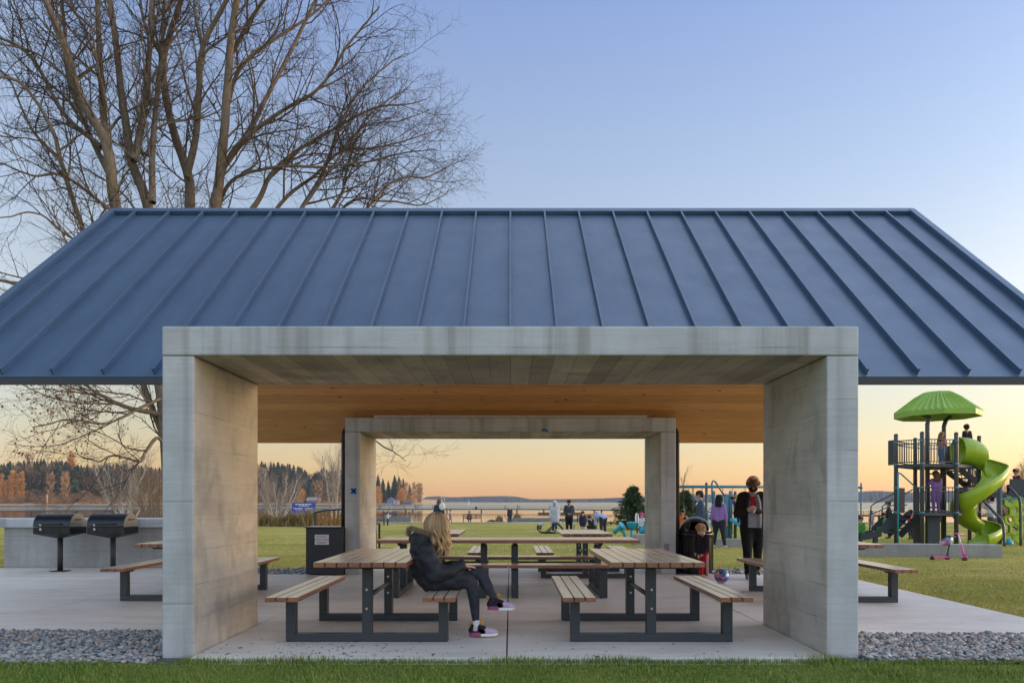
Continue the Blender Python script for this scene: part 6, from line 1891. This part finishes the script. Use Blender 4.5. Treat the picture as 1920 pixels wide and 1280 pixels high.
# ================================================================ the seated girl (foreground)
GY = 6.75
def gp(px, py, dy=0.0):
    Y = GY + dy; return at(px, py, Y)
gl = at(826, 1105, GY); gl.z = 0.0
G = thing('person', 'long-haired girl in black hooded parka sitting cross-legged on the bench', 'person', tuple(gl))
OG = Vector(gl)
def L(px, py, dy=0.0): return gp(px, py, dy) - OG
S = []
def ad(a, ra, b_, rb, g): S.append((tuple(a), ra, tuple(b_), rb, g))
hipn, hipf = L(822, 1084, -.07), L(824, 1082, .10)
kneen, kneef = L(884, 1092, -.06), L(900, 1072, .03)
ankn, ankf = L(892, 1160, -.06), L(925, 1120, -.02)
# trousers
ad(hipn, .082, kneen, .060, 'jean'); ad(kneen, .060, L(889, 1125, -.06), .052, 'jean'); ad(L(889, 1125, -.06), .052, ankn, .036, 'jean')
ad(hipf, .082, kneef, .060, 'jean'); ad(kneef, .060, L(913, 1096, .01), .052, 'jean'); ad(L(913, 1096, .01), .052, ankf, .037, 'jean')
# ankles
ad(ankn, .027, L(893, 1178, -.06), .026, 'sock'); ad(ankf, .027, L(935, 1135, -.02), .026, 'sock')
# torso, neck, head
ad(L(818, 1088, 0.01), .115, L(803, 1050, 0.02), .105, 'coat'); ad(L(803, 1050, .02), .105, L(802, 1030, .02), .09, 'coat')
ad(L(806, 1022, .02), .05, L(815, 1000, .03), .045, 'skin')
ad(L(820, 990, .03), .080, L(818, 982, .03), .088, 'skin'); ad(L(827, 997, .06), .05, L(828, 998, .07), .05, 'skin')
ad(L(835, 991, .08), .012, L(838, 994, .09), .014, 'skin')
# far arm and near arm
for dy, pts in ((-.15, ((803, 1030), (816, 1076), (862, 1064))), (.17, ((806, 1030), (822, 1072), (868, 1058)))):
    a, e, w_ = (L(*p, dy * f) for p, f in zip(pts, (1, 1.1, .45)))
    ad(a, .062, e, .054, 'coat'); ad(e, .054, w_, .038, 'coat')
    hd_ = (L(873, 1061, dy*.3) - w_).normalized(); ad(w_, .024, w_ + hd_*.06, .022, 'skin')
mats = {'jean': None, 'sock': cloth((.50, .51, .53)), 'coat': None, 'skin': skin_m((.60, .37, .28))}
jn = NT('charcoal_denim', .85, spec=.2); q = jn.noise(jn.co(), 60, 4); q2 = jn.noise(jn.co(), 7, 3)
jn.base(jn.mix(jn.ramp(q2, [(.4, 0.0), (.7, .6)]), jn.ramp(q, [(.3, (.022, .024, .032)), (.7, (.045, .048, .06))]), (.07, .075, .09)))
jn.bump(jn.math('ADD', q, jn.math('MULTIPLY', jn.noise(jn.co(scale=(1, 1, 3)), 11, 4, .6, 1.5), 1.6)), .6, .012)
mats['jean'] = jn.mat
pk = NT('black_parka', .62, spec=.35); q = pk.noise(pk.co(), 12, 4, .6, 1.0); q3 = pk.noise(pk.co(), 150, 2)
pk.base(pk.ramp(q, [(.3, (.012, .014, .020)), (.7, (.022, .025, .034))])); pk.bump(pk.math('ADD', q, pk.math('MULTIPLY', q3, .08)), .5, .02)
mats['coat'] = pk.mat
me = blob_mesh(S, .0095, 3, 14)
regions(me, S, mats, ['jean', 'sock', 'coat', 'skin'])
mb = MB()
for dy in (-.15, .17):
    w_ = L(862, 1064, dy*.45) if dy < 0 else L(868, 1058, dy*.45); hd_ = (L(876, 1062, dy*.3) - w_).normalized()
    fingers(mb, w_ + hd_*.012, hd_, Vector((0, 1 if dy > 0 else -1, 0)), Vector((0, 0, -1)), .15, .35)
me.materials.append(paint('eye', (.02, .015, .012), .2))
mb.ball(L(834, 985, .085), .010, 6, 1)
add_to(me, mb, [3, 4])
bo = bpy.data.objects.new('body', me); COL.objects.link(bo); bo.parent = G

# parka: thick quilted shell over torso, sleeves and lap
C = []
def cd(a, ra, b_, rb): C.append((tuple(a), ra, tuple(b_), rb, 'coat'))
cd(L(812, 1084, -.02), .138, L(795, 1058, .0), .140); cd(L(812, 1084, .06), .138, L(797, 1056, .06), .140)
cd(L(795, 1058, .0), .140, L(797, 1036, .0), .115); cd(L(797, 1056, .06), .138, L(799, 1036, .06), .115)
cd(L(815, 1086, -.06), .108, L(862, 1086, -.05), .086); cd(L(815, 1084, .08), .108, L(868, 1076, .04), .088); cd(L(862, 1085, -.05), .084, L(872, 1086, -.05), .075)
cd(L(799, 1034, -.12), .082, L(814, 1074, -.17), .078); cd(L(814, 1075, -.17), .080, L(842, 1072, -.12), .066); cd(L(842, 1071, -.12), .066, L(862, 1064, -.07), .052)
cd(L(803, 1034, .16), .080, L(822, 1070, .2), .072); cd(L(822, 1070, .2), .072, L(864, 1058, .08), .05)
cd(L(804, 1026, .02), .085, L(812, 1014, .02), .070)
# hood lying on the back
cd(L(786, 1024, -.06), .082, L(790, 1010, -.05), .078); cd(L(786, 1024, .10), .082, L(790, 1010, .10), .078); cd(L(787, 1030, .02), .088, L(792, 1010, .02), .085); cd(L(782, 1010, .02), .07, L(792, 1006, .02), .05)
pm = blob_mesh(C, .0072, 4, 16)
pm.materials.clear(); pm.materials.append(pk.mat)
# quilting ridges and folds as real relief
V = np.zeros(len(pm.vertices)*3, np.float32); pm.vertices.foreach_get('co', V); V = V.reshape(-1, 3)
N = np.zeros_like(V).ravel(); pm.vertices.foreach_get('normal', N); N = N.reshape(-1, 3)
u = V[:, 2]*0.80 - V[:, 0]*0.35
rg_ = np.random.default_rng(4)
fold = .009*np.abs(np.sin(u*pi/.085))**.5 + .004*np.sin(V[:, 0]*28 + V[:, 2]*51 + 1.5*np.sin(V[:, 1]*14))
V += N*fold[:, None]; pm.vertices.foreach_set('co', V.ravel()); pm.update()
po = bpy.data.objects.new('parka', pm); COL.objects.link(po); po.parent = G

# fur trim of the hood
rs = np.random.default_rng(8)
line = resample([tuple(L(*p)) for p in ((766, 1002, .06), (770, 990, -.02), (780, 994, -.09), (794, 998, -.11), (806, 1000, -.10), (812, 1004, -.06))], 60)
line2 = resample([tuple(L(*p)) for p in ((766, 1002, .06), (768, 991, .10), (782, 993, .16), (800, 998, .17), (812, 1002, .12))], 60)
Vv, Ff = [], []
for ln in (line, line2):
    for i in range(2600):
        p = ln[rs.integers(60)] + rs.normal(0, .008, 3)
        d = rs.normal(0, 1, 3) + np.array([-.25, 0, .5]); d /= np.linalg.norm(d); s_ = np.cross(d, rs.normal(0, 1, 3)); s_ /= np.linalg.norm(s_)
        l = rs.uniform(.014, .040); k = len(Vv); Vv += [p - s_*.0016, p + s_*.0016, p + d*l]; Ff.append([k, k+1, k+2])
fur = NT('fur', .8); fur.base(fur.ramp(fur.n('NewGeometry').outputs['Random Per Island'], [(0, (.16, .10, .06)), (.6, (.36, .25, .16)), (1, (.60, .48, .36))]))
np_mesh('fur_trim', Vv, Ff, fur.mat, po)

# hair: a solid cap under many wavy strands
Hh = []
Hc = L(819, 985, .03)
Hh.append((tuple(Hc), .083, tuple(Hc + Vector((-.004, -.006, .010))), .086, 'h'))
Hh.append((tuple(Hc + Vector((0, -.02, 0))), .084, tuple(L(820, 1010, .0)), .072, 'h'))
Hh.append((tuple(L(818, 1008, .0)), .075, tuple(L(824, 1022, -.01)), .05, 'h'))
Hh.append((tuple(L(808, 1000, .03)), .08, tuple(L(806, 1020, .03)), .06, 'h'))
hm_ = blob_mesh(Hh, .010, 3, 16)
hairm = NT('blond_hair', .42, spec=.5)
rnd = hairm.n('NewGeometry').outputs['Random Per Island']; zz = hairm.sep(hairm.co())
tipf = hairm.n('MapRange'); tipf.inputs[1].default_value = 1.02; tipf.inputs[2].default_value = .80; hairm.L(zz[2], tipf.inputs[0])
hairm.base(hairm.mix(tipf.outputs[0], hairm.ramp(rnd, [(0, (.19, .105, .05)), (.5, (.45, .28, .14)), (1, (.72, .50, .30))]), hairm.ramp(rnd, [(0, (.42, .23, .09)), (.5, (.74, .46, .20)), (1, (.92, .68, .38))])))
hm_.materials.clear(); hm_.materials.append(paint('hair_root', (.24, .14, .07), .6, .4, 50))
ho = bpy.data.objects.new('hair', hm_); COL.objects.link(ho); ho.parent = G
tb = Tubes()
top = np.array(Hc) + np.array([-.01, 0, .105])
NCL = 30
cl_am = rs.uniform(.010, .026, NCL); cl_ph = rs.uniform(0, 6.3, NCL); cl_fr = rs.uniform(8, 13, NCL); cl_dr = rs.uniform(.15, .285, NCL); cl_out = rs.uniform(-.004, .016, NCL)
for i in range(3800):
    a = rs.uniform(0, 2*pi)
    if rs.uniform() < .72: a = rs.uniform(pi*.80, pi*2.15)     # most hair hangs on the near side and back
    c = int(a/(2*pi)*NCL) % NCL; ac = (c + .5)/NCL*2*pi
    e = np.array([cos(a), sin(a), 0]); ec = np.array([cos(ac), sin(ac), 0])
    r_ = .100 + rs.uniform(0, .018) + cl_out[c]
    P = [top + e*.012 + rs.normal(0, .008, 3)]
    for f in (.2, .4, .6, .8, 1.0):
        th = f*pi*.5; P.append(np.array(Hc) + e*r_*sin(th) + np.array([0, 0, 1])*r_*1.04*cos(th))
    drop = cl_dr[c]*rs.uniform(.72, 1.06)
    base = P[-1]; gather = np.array([.032 if e[0] > -.2 else .03, -.012, 0])
    tgt = (ec - e)*r_*.75
    am = cl_am[c]; ph_ = cl_ph[c] + rs.normal(0, .25)
    for j in range(1, 13):
        f = j/12; wv = am*min(1, f*1.6)*np.sin(f*cl_fr[c]*(drop/.25) + ph_)
        tang = np.array([-ec[1], ec[0], 0])
        P.append(base + tgt*f - e*(.010*f + .02*f*f) + gather*f + tang*wv + ec*(wv*.55) + np.array([0, 0, -drop*f]))
    tb.add(np.array(P), np.linspace(.0030, .0012, len(P)), 3)
so = tb.build('hair_strands', hairm.mat, ho)

# shoes
def shoe(heel, toe, dy, name):
    a, b_ = L(*heel, dy), L(*toe, dy); d = (b_ - a); Ls = d.length; d.normalize(); up = Vector((0, 1, 0)).cross(d); up = up if up.z > 0 else -up
    y = Vector((0, 1, 0)); Mx = lambda x, v, z: a + d*x*Ls + y*v + up*z
    sh = []
    def sd_(p, r0, q, r1, g): sh.append((tuple(Mx(*p)), r0, tuple(Mx(*q)), r1, g))
    sd_((.10, 0, .05), .036, (.18, 0, .095), .034, 'dark'); sd_((.12, 0, .045), .037, (.50, 0, .048), .036, 'dark'); sd_((.22, 0, .085), .034, (.5, 0, .06), .032, 'dark')
    sd_((.58, 0, .045), .036, (.82, 0, .036), .033, 'lilac'); sd_((.82, 0, .036), .033, (.90, 0, .033), .028, 'lilac')
    me = blob_mesh(sh, .006, 2, 12)
    regions(me, sh, {'dark': cloth((.02, .02, .028)), 'lilac': cloth((.48, .36, .50))}, ['dark', 'lilac'])
    o = bpy.data.objects.new(name, me); COL.objects.link(o); o.parent = G
    b = MB(); prof = [(.03, .0), (.45, .0), (.75, .0), (.95, .012), (1.0, .03)]
    n = 12
    def solepart(x0, x1, z0, z1, w0, mat, nm):
        bb = MB(); k = 9; v = []
        for i in range(k):
            x = x0 + (x1 - x0)*i/(k-1); wd = w0*sqrt(max(.05, 1 - (2*x - 1.0)**4*.8))
            toe_up = .012*max(0, (x - .8)/.2)**2
            for s in (-1, 1):
                v.append(Mx(x, s*wd, z0 + toe_up)); v.append(Mx(x, s*wd, z1 + toe_up*.5))
        f = []
        for i in range(k-1):
            q = i*4; f += [(q, q+4, q+5, q+1), (q+2, q+3, q+7, q+6), (q+1, q+5, q+7, q+3), (q, q+2, q+6, q+4)]
        f += [(0, 1, 3, 2), ((k-1)*4, (k-1)*4+2, (k-1)*4+3, (k-1)*4+1)]
        bb.add(v, f, 0, False); bb.build(nm, mat, o, bevel=.004, fixn=True)
    solepart(.0, .40, .0, .036, .040, paint('sole_magenta', (.30, .05, .16), .5), 'heel_cushion')
    solepart(.405, .99, .0, .024, .041, paint('sole_white', (.72, .72, .72), .5), 'sole')
    bb = MB(); bb.prism([(0, 0), (.35, -.015), (1, .0), (.4, .02), (.12, .03)], 'y', -.001, .001)   # pale side flash
    v = [Mx(.34 + p[0]*.26, -.0395, .042 + p[2]*1.1) for p in bb.v]; bb.v = v; bb.build('side_flash', paint('flash_white', (.7, .7, .72), .5), o)
    bb = MB(); bb.tube([Mx(.06, 0, .075), Mx(.02, 0, .10), Mx(.05, 0, .135)], .010, 8); bb.tube([Mx(.40, 0, .10), Mx(.42, 0, .13), Mx(.38, 0, .15)], .012, 8); bb.build('pull_tab', cloth((.55, .26, .02)), o)
shoe((880, 1191), (934, 1191), -.06, 'shoe'); shoe((914, 1142), (966, 1143), -.03, 'shoe')
# exposed ankle socks
for p0, p1 in ((L(893, 1161, -.06), L(891, 1181, -.06)), (L(926, 1121, -.02), L(928, 1136, -.02))):
    b = MB(); b.tube([p0, p0.lerp(p1, .5), p1], [.033, .036, .040], 14); b.build('sock', cloth((.52, .53, .56)), G)

# ================================================================ evening haze over the lake
hz = bpy.data.materials.new('haze'); hz.use_nodes = True
hz.node_tree.nodes.clear()
ho_ = hz.node_tree.nodes.new('ShaderNodeOutputMaterial'); hv_ = hz.node_tree.nodes.new('ShaderNodeVolumePrincipled')
hv_.inputs['Density'].default_value = 0.00008
hv_.inputs['Color'].default_value = (0.80, 0.82, 0.92, 1)
hv_.inputs['Anisotropy'].default_value = 0.0
hz.node_tree.links.new(hv_.outputs[0], ho_.inputs['Volume'])
b = MB(); b.box(-2800, 2800, -70, 2750, -8, 62)
tag(b.build('haze', hz), 'thin evening haze over the lake and far shores', 'haze', kind='stuff')
SC.cycles.volume_bounces = 1
